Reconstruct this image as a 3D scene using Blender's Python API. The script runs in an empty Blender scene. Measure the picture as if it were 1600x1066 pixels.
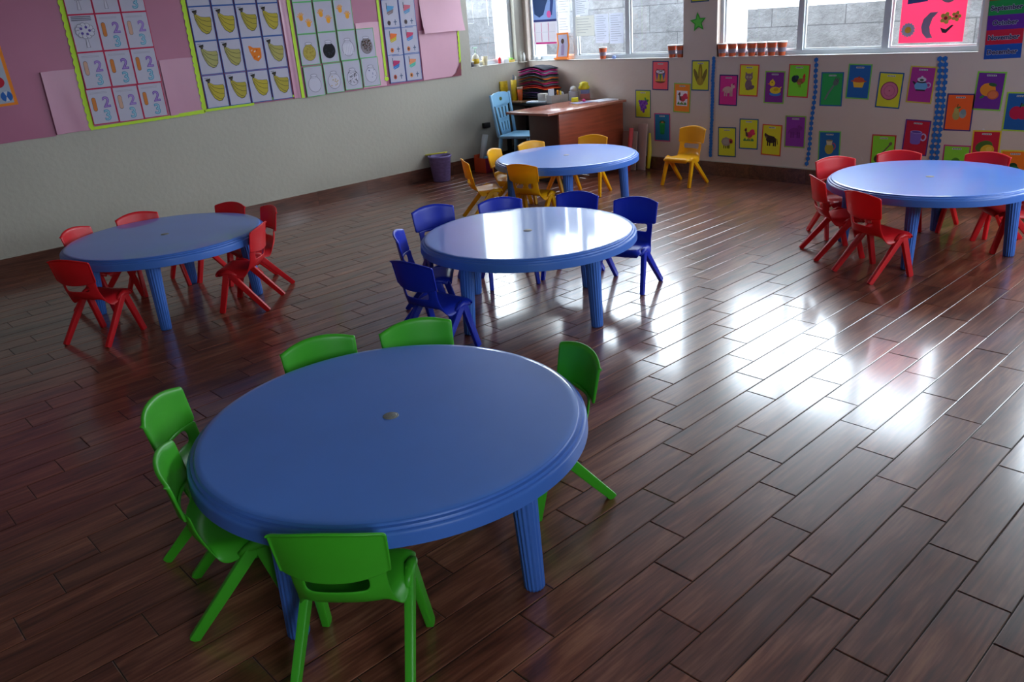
import bpy, bmesh, math, random
from mathutils import Vector, Matrix
random.seed(7)
PI = math.pi
SC = bpy.context.scene
COL = SC.collection
XL, YB = -7.593, 7.334          # left wall plane, back wall plane
XR, YF, ZC = 1.7, -2.6, 2.95

# ------------------------------------------------------------------ colour / materials
def lin(h):
    if isinstance(h, str):
        h = h.lstrip('#'); c = [int(h[i:i+2], 16)/255 for i in (0, 2, 4)]
    else: c = h
    return tuple((x/12.92 if x <= .04045 else ((x+.055)/1.055)**2.4) for x in c)
MATS = {}
def mat(name, c, rough=.6, spec=.5, noise=0.0, nscale=8, bump=0.0, bscale=60, trans=0.0, coat=0.0, crough=.07, metal=0.0, vec=(1,1,1)):
    if name in MATS: return MATS[name]
    m = bpy.data.materials.new(name); m.use_nodes = True
    nt = m.node_tree; N = nt.nodes; L = nt.links
    b = N['Principled BSDF']; col = lin(c)
    b.inputs['Base Color'].default_value = (*col, 1)
    b.inputs['Roughness'].default_value = rough
    b.inputs['Specular IOR Level'].default_value = spec
    b.inputs['Metallic'].default_value = metal
    b.inputs['Coat Weight'].default_value = coat; b.inputs['Coat Roughness'].default_value = crough
    tc = N.new('ShaderNodeTexCoord'); mp = N.new('ShaderNodeMapping'); mp.inputs['Scale'].default_value = vec
    L.new(tc.outputs['Object'], mp.inputs['Vector'])
    if noise > 0:
        n = N.new('ShaderNodeTexNoise'); n.inputs['Scale'].default_value = nscale; n.inputs['Detail'].default_value = 5
        L.new(mp.outputs['Vector'], n.inputs['Vector'])
        r = N.new('ShaderNodeMapRange'); r.inputs['From Min'].default_value = .3; r.inputs['From Max'].default_value = .7
        r.inputs['To Min'].default_value = 1-noise; r.inputs['To Max'].default_value = 1+noise*.6
        L.new(n.outputs['Fac'], r.inputs['Value'])
        v = N.new('ShaderNodeVectorMath'); v.operation = 'SCALE'; v.inputs[0].default_value = col
        L.new(r.outputs['Result'], v.inputs['Scale']); L.new(v.outputs['Vector'], b.inputs['Base Color'])
    if bump > 0:
        n2 = N.new('ShaderNodeTexNoise'); n2.inputs['Scale'].default_value = bscale; n2.inputs['Detail'].default_value = 4
        L.new(mp.outputs['Vector'], n2.inputs['Vector'])
        bp = N.new('ShaderNodeBump'); bp.inputs['Strength'].default_value = bump; bp.inputs['Distance'].default_value = .01
        L.new(n2.outputs['Fac'], bp.inputs['Height']); L.new(bp.outputs['Normal'], b.inputs['Normal'])
    if trans > 0:
        t = N.new('ShaderNodeBsdfTranslucent'); t.inputs['Color'].default_value = (*col, 1)
        mx = N.new('ShaderNodeMixShader'); mx.inputs[0].default_value = trans
        out = N['Material Output']
        L.new(b.outputs[0], mx.inputs[1]); L.new(t.outputs[0], mx.inputs[2]); L.new(mx.outputs[0], out.inputs['Surface'])
    MATS[name] = m
    return m
def paper(h): return mat('paper '+h, h, rough=.75, spec=.25)

# plastics
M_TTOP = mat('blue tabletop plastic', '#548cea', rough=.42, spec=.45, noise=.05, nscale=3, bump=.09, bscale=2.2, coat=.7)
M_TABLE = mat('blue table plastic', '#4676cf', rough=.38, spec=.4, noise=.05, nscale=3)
M_GREEN = mat('green plastic', '#4cc32e', rough=.36, noise=.05, nscale=9, trans=.22)
M_BLUE = mat('blue plastic', '#1b36c6', rough=.34, noise=.05, nscale=9, trans=.2)
M_RED = mat('red plastic', '#e8242e', rough=.36, noise=.05, nscale=9, trans=.28)
M_YEL = mat('yellow plastic', '#f7b80e', rough=.36, noise=.05, nscale=9, trans=.25)
M_LBLUE = mat('pale blue plastic', '#86bce0', rough=.35)
M_CAP = mat('grey cap plastic', '#888a84', rough=.5, noise=.2, nscale=150)
M_ALU = mat('grey aluminium frame', '#c3c9d0', rough=.4, spec=.5)
M_WHITE = mat('white paint', '#e9e9e6', rough=.6)
M_BLACK = mat('black paint', '#15161a', rough=.5)

def wall_mat(name, c, scuff='#7d776c'):
    m = mat(name, c, rough=.55, spec=.35, noise=.06, nscale=1.3, bump=.25, bscale=25)
    return m
M_WALL = wall_mat('cream wall paint', '#b0aca0')
M_WALLB = wall_mat('cream back wall paint', '#cbbcb1')
def scuffs(m):
    nt = m.node_tree; N = nt.nodes; L = nt.links; b = N['Principled BSDF']; src = b.inputs['Base Color'].links[0].from_socket
    tc = N.new('ShaderNodeTexCoord'); a = N.new('ShaderNodeTexNoise'); a.inputs['Scale'].default_value = 9; a.inputs['Detail'].default_value = 6; a.inputs['Distortion'].default_value = 1.2
    c = N.new('ShaderNodeTexNoise'); c.inputs['Scale'].default_value = 1.7; L.new(tc.outputs['Object'], a.inputs['Vector']); L.new(tc.outputs['Object'], c.inputs['Vector'])
    r1 = N.new('ShaderNodeMapRange'); r1.inputs['From Min'].default_value = .66; r1.inputs['From Max'].default_value = .69; L.new(a.outputs['Fac'], r1.inputs['Value'])
    r2 = N.new('ShaderNodeMapRange'); r2.inputs['From Min'].default_value = .5; r2.inputs['From Max'].default_value = .6; r2.inputs['To Max'].default_value = .55; L.new(c.outputs['Fac'], r2.inputs['Value'])
    mu = N.new('ShaderNodeMath'); mu.operation = 'MULTIPLY'; L.new(r1.outputs[0], mu.inputs[0]); L.new(r2.outputs[0], mu.inputs[1])
    mx = N.new('ShaderNodeMix'); mx.data_type = 'RGBA'; L.new(mu.outputs[0], mx.inputs[0]); L.new(src, mx.inputs[6]); mx.inputs[7].default_value = (.72, .72, .74, 1); L.new(mx.outputs[2], b.inputs['Base Color'])
scuffs(M_WALLB)
M_CEIL = mat('ceiling paint', '#d9d7d0', rough=.8, spec=.2)

def stone_mat():
    m = bpy.data.materials.new('rough stone blocks'); m.use_nodes = True; nt = m.node_tree; N = nt.nodes; L = nt.links
    b = N['Principled BSDF']; b.inputs['Roughness'].default_value = .9
    tc = N.new('ShaderNodeTexCoord'); mp = N.new('ShaderNodeMapping'); mp.inputs['Rotation'].default_value = (PI/2, 0, 0)
    L.new(tc.outputs['Object'], mp.inputs['Vector'])
    br = N.new('ShaderNodeTexBrick'); br.inputs['Scale'].default_value = 1.0
    br.inputs['Brick Width'].default_value = .9; br.inputs['Row Height'].default_value = .34; br.inputs['Mortar Size'].default_value = .010; br.inputs['Mortar Smooth'].default_value = 1.0
    br.inputs['Color1'].default_value = (*lin('#5f6064'), 1); br.inputs['Color2'].default_value = (*lin('#6c6c6e'), 1); br.inputs['Mortar'].default_value = (*lin('#3e3f42'), 1)
    L.new(mp.outputs['Vector'], br.inputs['Vector'])
    n = N.new('ShaderNodeTexNoise'); n.inputs['Scale'].default_value = 3.5; n.inputs['Detail'].default_value = 12; n.inputs['Roughness'].default_value = .7; L.new(tc.outputs['Object'], n.inputs['Vector'])
    mx = N.new('ShaderNodeMix'); mx.data_type = 'RGBA'; mx.blend_type = 'OVERLAY'; mx.inputs[0].default_value = .9
    L.new(br.outputs['Color'], mx.inputs[6]); L.new(n.outputs['Fac'], mx.inputs[7]); L.new(mx.outputs[2], b.inputs['Base Color'])
    bp = N.new('ShaderNodeBump'); bp.inputs['Strength'].default_value = .9; bp.inputs['Distance'].default_value = .05
    L.new(n.outputs['Fac'], bp.inputs['Height']); L.new(bp.outputs['Normal'], b.inputs['Normal'])
    return m
M_STONE = stone_mat()

def wood_tile_mat(name, dark, mid, light, rough, axis='y'):
    m = bpy.data.materials.new(name); m.use_nodes = True; nt = m.node_tree; N = nt.nodes; L = nt.links
    b = N['Principled BSDF']
    tc = N.new('ShaderNodeTexCoord'); at = N.new('ShaderNodeAttribute'); at.attribute_name = 'tile'
    off = N.new('ShaderNodeVectorMath'); off.operation = 'SCALE'; off.inputs['Scale'].default_value = 37.0
    L.new(at.outputs['Vector'], off.inputs[0])
    ad = N.new('ShaderNodeVectorMath'); ad.operation = 'ADD'; L.new(tc.outputs['Object'], ad.inputs[0]); L.new(off.outputs['Vector'], ad.inputs[1])
    mp = N.new('ShaderNodeMapping'); mp.inputs['Scale'].default_value = (9, 1.1, 9) if axis == 'y' else (1.1, 9, 9)
    L.new(ad.outputs['Vector'], mp.inputs['Vector'])
    n = N.new('ShaderNodeTexNoise'); n.inputs['Scale'].default_value = 1.6; n.inputs['Detail'].default_value = 7; n.inputs['Roughness'].default_value = .6; n.inputs['Distortion'].default_value = .9
    L.new(mp.outputs['Vector'], n.inputs['Vector'])
    mp2 = N.new('ShaderNodeMapping'); mp2.inputs['Scale'].default_value = (70, 3, 70) if axis == 'y' else (3, 70, 70)
    L.new(ad.outputs['Vector'], mp2.inputs['Vector'])
    n2 = N.new('ShaderNodeTexNoise'); n2.inputs['Scale'].default_value = 1.5; n2.inputs['Detail'].default_value = 4; L.new(mp2.outputs['Vector'], n2.inputs['Vector'])
    mxf = N.new('ShaderNodeMath'); mxf.operation = 'MULTIPLY_ADD'; mxf.inputs[1].default_value = .35; L.new(n2.outputs['Fac'], mxf.inputs[0])
    sc = N.new('ShaderNodeMath'); sc.operation = 'MULTIPLY'; sc.inputs[1].default_value = .65; L.new(n.outputs['Fac'], sc.inputs[0]); L.new(sc.outputs[0], mxf.inputs[2])
    cr = N.new('ShaderNodeValToRGB'); e = cr.color_ramp.elements
    e[0].position = .34; e[0].color = (*lin(dark), 1); e[1].position = .66; e[1].color = (*lin(light), 1)
    k = cr.color_ramp.elements.new(.5); k.color = (*lin(mid), 1)
    L.new(mxf.outputs[0], cr.inputs[0])
    hs = N.new('ShaderNodeHueSaturation'); sep = N.new('ShaderNodeSeparateXYZ'); L.new(at.outputs['Vector'], sep.inputs[0])
    mr = N.new('ShaderNodeMapRange'); mr.inputs['To Min'].default_value = .8; mr.inputs['To Max'].default_value = 1.22; L.new(sep.outputs[0], mr.inputs['Value'])
    L.new(mr.outputs[0], hs.inputs['Value']); L.new(cr.outputs[0], hs.inputs['Color']); L.new(hs.outputs[0], b.inputs['Base Color'])
    n3 = N.new('ShaderNodeTexNoise'); n3.inputs['Scale'].default_value = 3.5; n3.inputs['Detail'].default_value = 6; L.new(tc.outputs['Object'], n3.inputs['Vector'])
    rr = N.new('ShaderNodeMapRange'); rr.inputs['From Min'].default_value = .3; rr.inputs['From Max'].default_value = .75
    rr.inputs['To Min'].default_value = rough; rr.inputs['To Max'].default_value = rough+.07; L.new(n3.outputs['Fac'], rr.inputs['Value']); L.new(rr.outputs[0], b.inputs['Roughness'])
    bp = N.new('ShaderNodeBump'); bp.inputs['Strength'].default_value = .05; bp.inputs['Distance'].default_value = .001
    L.new(mxf.outputs[0], bp.inputs['Height']); L.new(bp.outputs['Normal'], b.inputs['Normal'])
    b.inputs['Specular IOR Level'].default_value = .55; b.inputs['Coat Weight'].default_value = .75; b.inputs['Coat Roughness'].default_value = .13
    return m
M_TILE = wood_tile_mat('dark wood look floor tile', '#40231a', '#703f2e', '#98644b', .3)
M_SKIRT = wood_tile_mat('wood look skirting tile', '#3a2018', '#5c372b', '#7a4f3c', .3)
M_GROUT = mat('dark grout', '#2a2422', rough=.8)
M_DESK = mat('cherry laminate', '#8f4029', rough=.35, noise=.25, nscale=3, vec=(12, 1, 14))
M_DESKT = mat('cherry laminate top', '#9c5f4e', rough=.22, noise=.12, nscale=4, vec=(1, 8, 1))

def glass_mat():
    m = bpy.data.materials.new('window glass'); m.use_nodes = True; nt = m.node_tree; N = nt.nodes; L = nt.links
    N.remove(N['Principled BSDF'])
    t = N.new('ShaderNodeBsdfTransparent'); t.inputs[0].default_value = (.93, .96, .97, 1)
    g = N.new('ShaderNodeBsdfGlossy'); g.inputs['Roughness'].default_value = .02
    f = N.new('ShaderNodeFresnel'); f.inputs['IOR'].default_value = 1.45
    mx = N.new('ShaderNodeMixShader'); L.new(f.outputs[0], mx.inputs[0]); L.new(t.outputs[0], mx.inputs[1]); L.new(g.outputs[0], mx.inputs[2])
    L.new(mx.outputs[0], N['Material Output'].inputs['Surface'])
    return m
M_GLASS = glass_mat()

# ------------------------------------------------------------------ mesh helpers
class MB:
    def __init__(s): s.v = []; s.f = []; s.mi = []; s.sm = []; s.mats = []
    def m(s, mt):
        if mt not in s.mats: s.mats.append(mt)
        return s.mats.index(mt)
    def add(s, vs, fs, mt, smooth=False):
        o = len(s.v); i = s.m(mt); s.v += [tuple(v) for v in vs]
        for f in fs: s.f.append(tuple(o+k for k in f)); s.mi.append(i); s.sm.append(smooth)
        return s
    def box(s, x0, x1, y0, y1, z0, z1, mt, M=None):
        vs = [(x, y, z) for x in (x0, x1) for y in (y0, y1) for z in (z0, z1)]
        if M: vs = [M @ Vector(v) for v in vs]
        return s.add(vs, [(0, 1, 3, 2), (4, 6, 7, 5), (0, 4, 5, 1), (2, 3, 7, 6), (0, 2, 6, 4), (1, 5, 7, 3)], mt)
    def lathe(s, prof, mt, seg=48, c=(0, 0), smooth=True, closed=False):
        vs = []; fs = []
        n = len(prof)
        for r, z in prof:
            for k in range(seg):
                a = 2*PI*k/seg; vs.append((c[0]+r*math.cos(a), c[1]+r*math.sin(a), z))
        for i in range(n-1 if not closed else n):
            j = (i+1) % n
            for k in range(seg):
                k2 = (k+1) % seg; fs.append((i*seg+k, i*seg+k2, j*seg+k2, j*seg+k))
        if not closed:
            if prof[0][0] > 1e-6: fs.append(tuple(range(seg))[::-1])
            if prof[-1][0] > 1e-6: fs.append(tuple((n-1)*seg+k for k in range(seg)))
        return s.add(vs, fs, mt, smooth)
    def tube(s, pts, rad, mt, seg=10, smooth=True, shape=None, cap=True):
        pts = [Vector(p) for p in pts]; rads = rad if isinstance(rad, (list, tuple)) else [rad]*len(pts)
        vs = []; fs = []; ref = Vector((1, 0, 0))
        for i, p in enumerate(pts):
            t = (pts[min(i+1, len(pts)-1)]-pts[max(i-1, 0)]).normalized()
            if abs(t.dot(ref)) > .95: ref = Vector((0, 1, 0))
            u = (ref-t*ref.dot(t)).normalized(); w = t.cross(u)
            for k in range(seg):
                a = 2*PI*k/seg
                if shape: du, dw = shape(a); vs.append(p+u*du*rads[i]+w*dw*rads[i])
                else: vs.append(p+(u*math.cos(a)+w*math.sin(a))*rads[i])
        n = len(pts)
        for i in range(n-1):
            for k in range(seg):
                k2 = (k+1) % seg; fs.append((i*seg+k, i*seg+k2, (i+1)*seg+k2, (i+1)*seg+k))
        if cap: fs.append(tuple(range(seg))[::-1]); fs.append(tuple((n-1)*seg+k for k in range(seg)))
        return s.add(vs, fs, mt, smooth)
    def flat(s, pts, z, mt):       # 2-D polygon in local XZ, at depth -y = z (towards the viewer)
        return s.add([(x, -z, y) for x, y in pts], [tuple(range(len(pts)))], mt)
    def build(s, name, parent=None, loc=(0, 0, 0), rot=(0, 0, 0), bevel=0, bseg=2, angle=None):
        me = bpy.data.meshes.new(name); me.from_pydata(s.v, [], s.f)
        for mt in s.mats: me.materials.append(mt)
        for p, i, sm in zip(me.polygons, s.mi, s.sm): p.material_index = i; p.use_smooth = sm
        me.update()
        bm = bmesh.new(); bm.from_mesh(me)
        if getattr(s, 'weld', False): bmesh.ops.remove_doubles(bm, verts=bm.verts, dist=1e-6)
        if bevel: 
            bmesh.ops.remove_doubles(bm, verts=bm.verts, dist=1e-6)
            eds = [e for e in bm.edges if len(e.link_faces) == 2 and e.calc_face_angle(0) > .5]
            bmesh.ops.bevel(bm, geom=eds, offset=bevel, segments=bseg, affect='EDGES', profile=.5)
        if s.f and len(s.f) > 1 and not getattr(s, 'keep', False): bmesh.ops.recalc_face_normals(bm, faces=bm.faces)
        bm.to_mesh(me); bm.free()
        if bevel:
            for p in me.polygons: p.use_smooth = True
            me.set_sharp_from_angle(angle=.7)
        return link(name, me, parent, loc, rot)
def link(name, data, parent=None, loc=(0, 0, 0), rot=(0, 0, 0)):
    o = bpy.data.objects.new(name, data); COL.objects.link(o); o.location = loc; o.rotation_euler = rot
    if parent: o.parent = parent
    return o
def tag(o, label=None, cat=None, group=None, kind=None):
    if label: o['label'] = label
    if cat: o['category'] = cat
    if group: o['group'] = group
    if kind: o['kind'] = kind
    return o
def empty(name, loc, rz, label, cat, group=None):
    o = bpy.data.objects.new(name, None); COL.objects.link(o); o.location = loc
    o.rotation_euler = rz if isinstance(rz, (tuple, list)) else (0, 0, rz)
    o.empty_display_size = .1
    return tag(o, label, cat, group)
def dup(root, loc, rz, label, group=None):
    r = root.copy(); COL.objects.link(r); r.location = loc; r.rotation_euler = (0, 0, rz); r['label'] = label
    if group: r['group'] = group
    for ch in list(root.children):
        c = ch.copy(); COL.objects.link(c); c.parent = r
        for g in list(ch.children):
            d = g.copy(); COL.objects.link(d); d.parent = c
    return r
def struct(o): o['kind'] = 'structure'; return o

# ------------------------------------------------------------------ floor
W, V0, TL = .15209, -1.217, .644
PH = {-30: 23.44, -27: 6.38, -26: 5.36, -25: 16.56, -24: 15.57, -23: 6.22, -22: 4.97, -21: 4.1, -20: 7.05, -19: 36.05, -18: 4.92, -17: 3.92, -16: 2.93, -15: 31.83, -14: 30.81, -13: 29.71, -12: 28.71, -11: 27.66, -10: 26.59, -9: 21.34, -8: 20.11, -7: 19.19, -6: 18.0, -5: 16.93, -4: 15.93, -3: 13.79, -2: 12.78, -1: 11.65, 0: 10.51, 1: 9.48, 2: 12.81, 3: 11.79, 4: 14.85, 5: 13.79}
def floor():
    rows = {}; rng = random.Random(3)
    mb = MB(); tile = []; last = 6.38+3
    for r in range(-43, 21):
        if r in PH: ph = PH[r]; last = ph
        else: last -= 1.05; ph = last
        y0 = ph*W; y0 -= math.ceil((y0-YF)/TL)*TL
        x0, x1 = V0+r*W, V0+(r+1)*W
        x0 = max(x0, XL); x1 = min(x1, XR)
        if x1-x0 < .02: continue
        y = y0
        while y < YB:
            a, b = max(y, YF), min(y+TL, YB); y += TL
            if b-a < .02: continue
            g, bv, dz = .0014, .0026, .0018
            tx, ty = rng.gauss(0, .0016), rng.gauss(0, .0009)
            cx, cy = (x0+x1)/2, (a+b)/2
            def zz(px, py, base): return base+(px-cx)*tx+(py-cy)*ty
            X = [x0+g, x0+g+bv, x1-g-bv, x1-g]; Y = [a+g, a+g+bv, b-g-bv, b-g]
            vs = [(X[0], Y[0], zz(X[0], Y[0], -dz)), (X[3], Y[0], zz(X[3], Y[0], -dz)), (X[3], Y[3], zz(X[3], Y[3], -dz)), (X[0], Y[3], zz(X[0], Y[3], -dz)),
                  (X[1], Y[1], zz(X[1], Y[1], 0)), (X[2], Y[1], zz(X[2], Y[1], 0)), (X[2], Y[2], zz(X[2], Y[2], 0)), (X[1], Y[2], zz(X[1], Y[2], 0))]
            mb.add(vs, [(4, 5, 6, 7), (0, 1, 5, 4), (1, 2, 6, 5), (2, 3, 7, 6), (3, 0, 4, 7)], M_TILE)
            t = (rng.random(), rng.random(), rng.random()); tile += [t]*5
    mb.add([(XL, YF, -.004), (XR, YF, -.004), (XR, YB, -.004), (XL, YB, -.004)], [(0, 1, 2, 3)], M_GROUT); tile.append((0, 0, 0))
    mb.keep = True
    me_o = mb.build('floor')
    at = me_o.data.attributes.new('tile', 'FLOAT_VECTOR', 'FACE')
    for i, t in enumerate(tile): at.data[i].vector = t
    struct(me_o)
floor()

# ------------------------------------------------------------------ room shell
SILL, WT, TH = 1.175, 2.5, .2
WB = [(-7.53, -5.25), (-4.85, -2.44), (-1.72, .6)]     # openings in the back wall
WL = [(6.46, 7.20)]                                   # opening in the left wall
b = MB(); y0, y1 = YB, YB+TH
b.box(XL-TH, XR+TH, y0, y1, -.1, SILL, M_WALLB); b.box(XL-TH, XR+TH, y0, y1, WT, ZC, M_WALLB)
xs = [XL-TH]+[q for w in WB for q in w]+[XR+TH]
for i in range(0, len(xs), 2): b.box(xs[i], xs[i+1], y0, y1, SILL, WT, M_WALLB)
struct(b.build('wall_back'))
b = MB(); b.box(XL-TH, XL, YF, YB, -.1, SILL, M_WALL); b.box(XL-TH, XL, YF, YB, WT, ZC, M_WALL)
b.box(XL-TH, XL, YF, WL[0][0], SILL, WT, M_WALL); b.box(XL-TH, XL, WL[0][1], YB, SILL, WT, M_WALL)
struct(b.build('wall_left'))
RW = [(-.5, .8), (4.3, 6.9)]  # both unseen: first opening added for fill, second widened to brighten the back wall
b = MB(); b.box(XR, XR+TH, YF, YB, -.1, SILL, M_WALL); b.box(XR, XR+TH, YF, YB, WT, ZC, M_WALL)
ys = [YF]+[q for w in RW for q in w]+[YB]
for i in range(0, len(ys), 2): b.box(XR, XR+TH, ys[i], ys[i+1], SILL, WT, M_WALL)
struct(b.build('wall_right'))
b = MB(); b.box(XL-TH, XR+TH, YF-TH, YF, -.1, ZC, M_WALL); struct(b.build('wall_front'))
b = MB(); b.box(XL-TH, XR+TH, YF-TH, YB+TH, ZC, ZC+.15, M_CEIL); struct(b.build('ceiling'))

def skirting(name, horizontal):
    mb = MB(); tile = []; rng = random.Random(5); a0, a1 = (XL+.012, XR) if horizontal else (YF, YB); p = a0+.1; prev = a0
    while prev < a1:
        nx = min(p, a1)
        if horizontal: mb.box(prev+.001, nx-.001, YB-.011, YB, 0, .142, M_SKIRT)
        else: mb.box(XL, XL+.011, prev+.001, nx-.001, 0, .15, M_SKIRT)
        t = (rng.random()*.6, rng.random(), rng.random()); tile += [t]*6; prev = nx; p = nx+.61
    # pale grout fillet on top
    if horizontal: mb.box(a0, a1, YB-.008, YB, .142, .152, M_WALL)
    else: mb.box(XL, XL+.008, a0, a1, .15, .16, M_WALL)
    tile += [(0, 0, 0)]*6
    o = mb.build(name); at = o.data.attributes.new('tile', 'FLOAT_VECTOR', 'FACE')
    for i, t in enumerate(tile): at.data[i].vector = t
    struct(o)
skirting('baseboard_left', False); skirting('baseboard_back', True)

def window(n, axis, a0, a1, fixed, mull, sgn):
    """axis 'x': opening runs along x at y=fixed; axis 'y': runs along y at x=fixed"""
    def bx(mb, u0, u1, z0, z1, d0, d1, m):
        if axis == 'x': mb.box(u0, u1, fixed+d0, fixed+d1, z0, z1, m)
        else: mb.box(fixed+d0, fixed+d1, u0, u1, z0, z1, m)
    f = MB(); t = .035
    bx(f, a0, a1, SILL, SILL+.045, -.025, .025, M_ALU); bx(f, a0, a1, WT-.045, WT, -.025, .025, M_ALU)
    bx(f, a0, a0+t, SILL+.045, WT-.045, -.025, .025, M_ALU); bx(f, a1-t, a1, SILL+.045, WT-.045, -.025, .025, M_ALU)
    for m in mull: bx(f, m-.028, m+.028, SILL+.045, WT-.045, -.022, .022, M_ALU)
    o = struct(f.build('window_%d' % n))
    e = [a0+t]+[q for m in mull for q in (m-.028, m+.028)]+[a1-t]
    for i in range(0, len(e), 2):
        g = MB()
        s = MB(); w = .014
        bx(s, e[i], e[i]+w, SILL+.045, WT-.045, .004, .018, M_WHITE); bx(s, e[i+1]-w, e[i+1], SILL+.045, WT-.045, .004, .018, M_WHITE)
        bx(s, e[i]+w, e[i+1]-w, SILL+.045, SILL+.045+w, .004, .018, M_WHITE); bx(s, e[i]+w, e[i+1]-w, WT-.045-w, WT-.045, .004, .018, M_WHITE)
        s.build('sash_frame', o)
        if axis == 'x': g.add([(e[i], fixed+.011, SILL+.045), (e[i+1], fixed+.011, SILL+.045), (e[i+1], fixed+.011, WT-.045), (e[i], fixed+.011, WT-.045)], [(0, 1, 2, 3)], M_GLASS)
        else: g.add([(fixed+.011, e[i], SILL+.045), (fixed+.011, e[i+1], SILL+.045), (fixed+.011, e[i+1], WT-.045), (fixed+.011, e[i], WT-.045)], [(0, 1, 2, 3)], M_GLASS)
        g.build('glass_pane', o)
window(1, 'x', *WB[0], YB+.085, [-6.80, -6.03], 1)
window(2, 'x', *WB[1], YB+.085, [-4.0, -3.21], 1)
window(3, 'x', *WB[2], YB+.085, [-.95, -.18], 1)
window(4, 'y', *WL[0], XL-.09, [], -1)
window(5, 'y', *RW[0], XR+.1, [.15], -1)  # out of view, added to supply fill light
window(6, 'y', *RW[1], XR+.1, [5.15, 6.05], -1)
# painted sills, slightly proud of the plaster
for i, (a, c) in enumerate(WB):
    b = MB(); b.box(a, c, YB-.006, YB+.06, SILL, SILL+.004, M_WHITE); struct(b.build('trim_%d' % (i+1)))
b = MB(); b.box(XL-.06, XL+.006, WL[0][0], WL[0][1], SILL, SILL+.004, M_WHITE); struct(b.build('trim_4'))

# ------------------------------------------------------------------ outside
b = MB(); b.add([(-40, -30, -.25), (40, -30, -.25), (40, 50, -.25), (-40, 50, -.25)], [(0, 1, 2, 3)], mat('outside concrete', '#8f8b84', rough=.9))
struct(b.build('ground'))
b = MB(); b.box(-6.0, 6, 9.3, 9.55, -.25, 1.57, M_STONE); o = b.build('boundary_wall')
tag(o, 'low rough grey stone wall outside the windows with sky above', 'wall', kind='structure')
b = MB(); b.box(-12, -6.03, 9.3, 9.7, -.25, 2.02, M_STONE); o = b.build('boundary_wall')
tag(o, 'taller grey stone wall outside the corner windows', 'wall', kind='structure')
b = MB(); b.box(-9.6, -9.3, 3, 9.25, -.25, 1.82, M_STONE, ); o = b.build('boundary_wall')
tag(o, 'grey stone wall seen through the small left hand window', 'wall', kind='structure')
M_PLASTER = mat('white outside plaster', '#efefec', rough=.8)
for x0, x1, y0, y1, lab in [(-5.22, -4.92, 7.75, 8.0, 'white plastered outside post behind the row of seven clay cups'), (-8.26, -8.16, 7.45, 7.74, 'white plastered outside post beside the small left window'),
                       (-8.02, -7.86, 7.78, 8.0, 'white plastered outside post at the corner of the building')]:
    b = MB(); b.box(x0, x1, y0, y1, -.25, 3.1, M_PLASTER); tag(b.build('outside_post', bevel=.01), lab, 'post', 'white outside posts')

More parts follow.
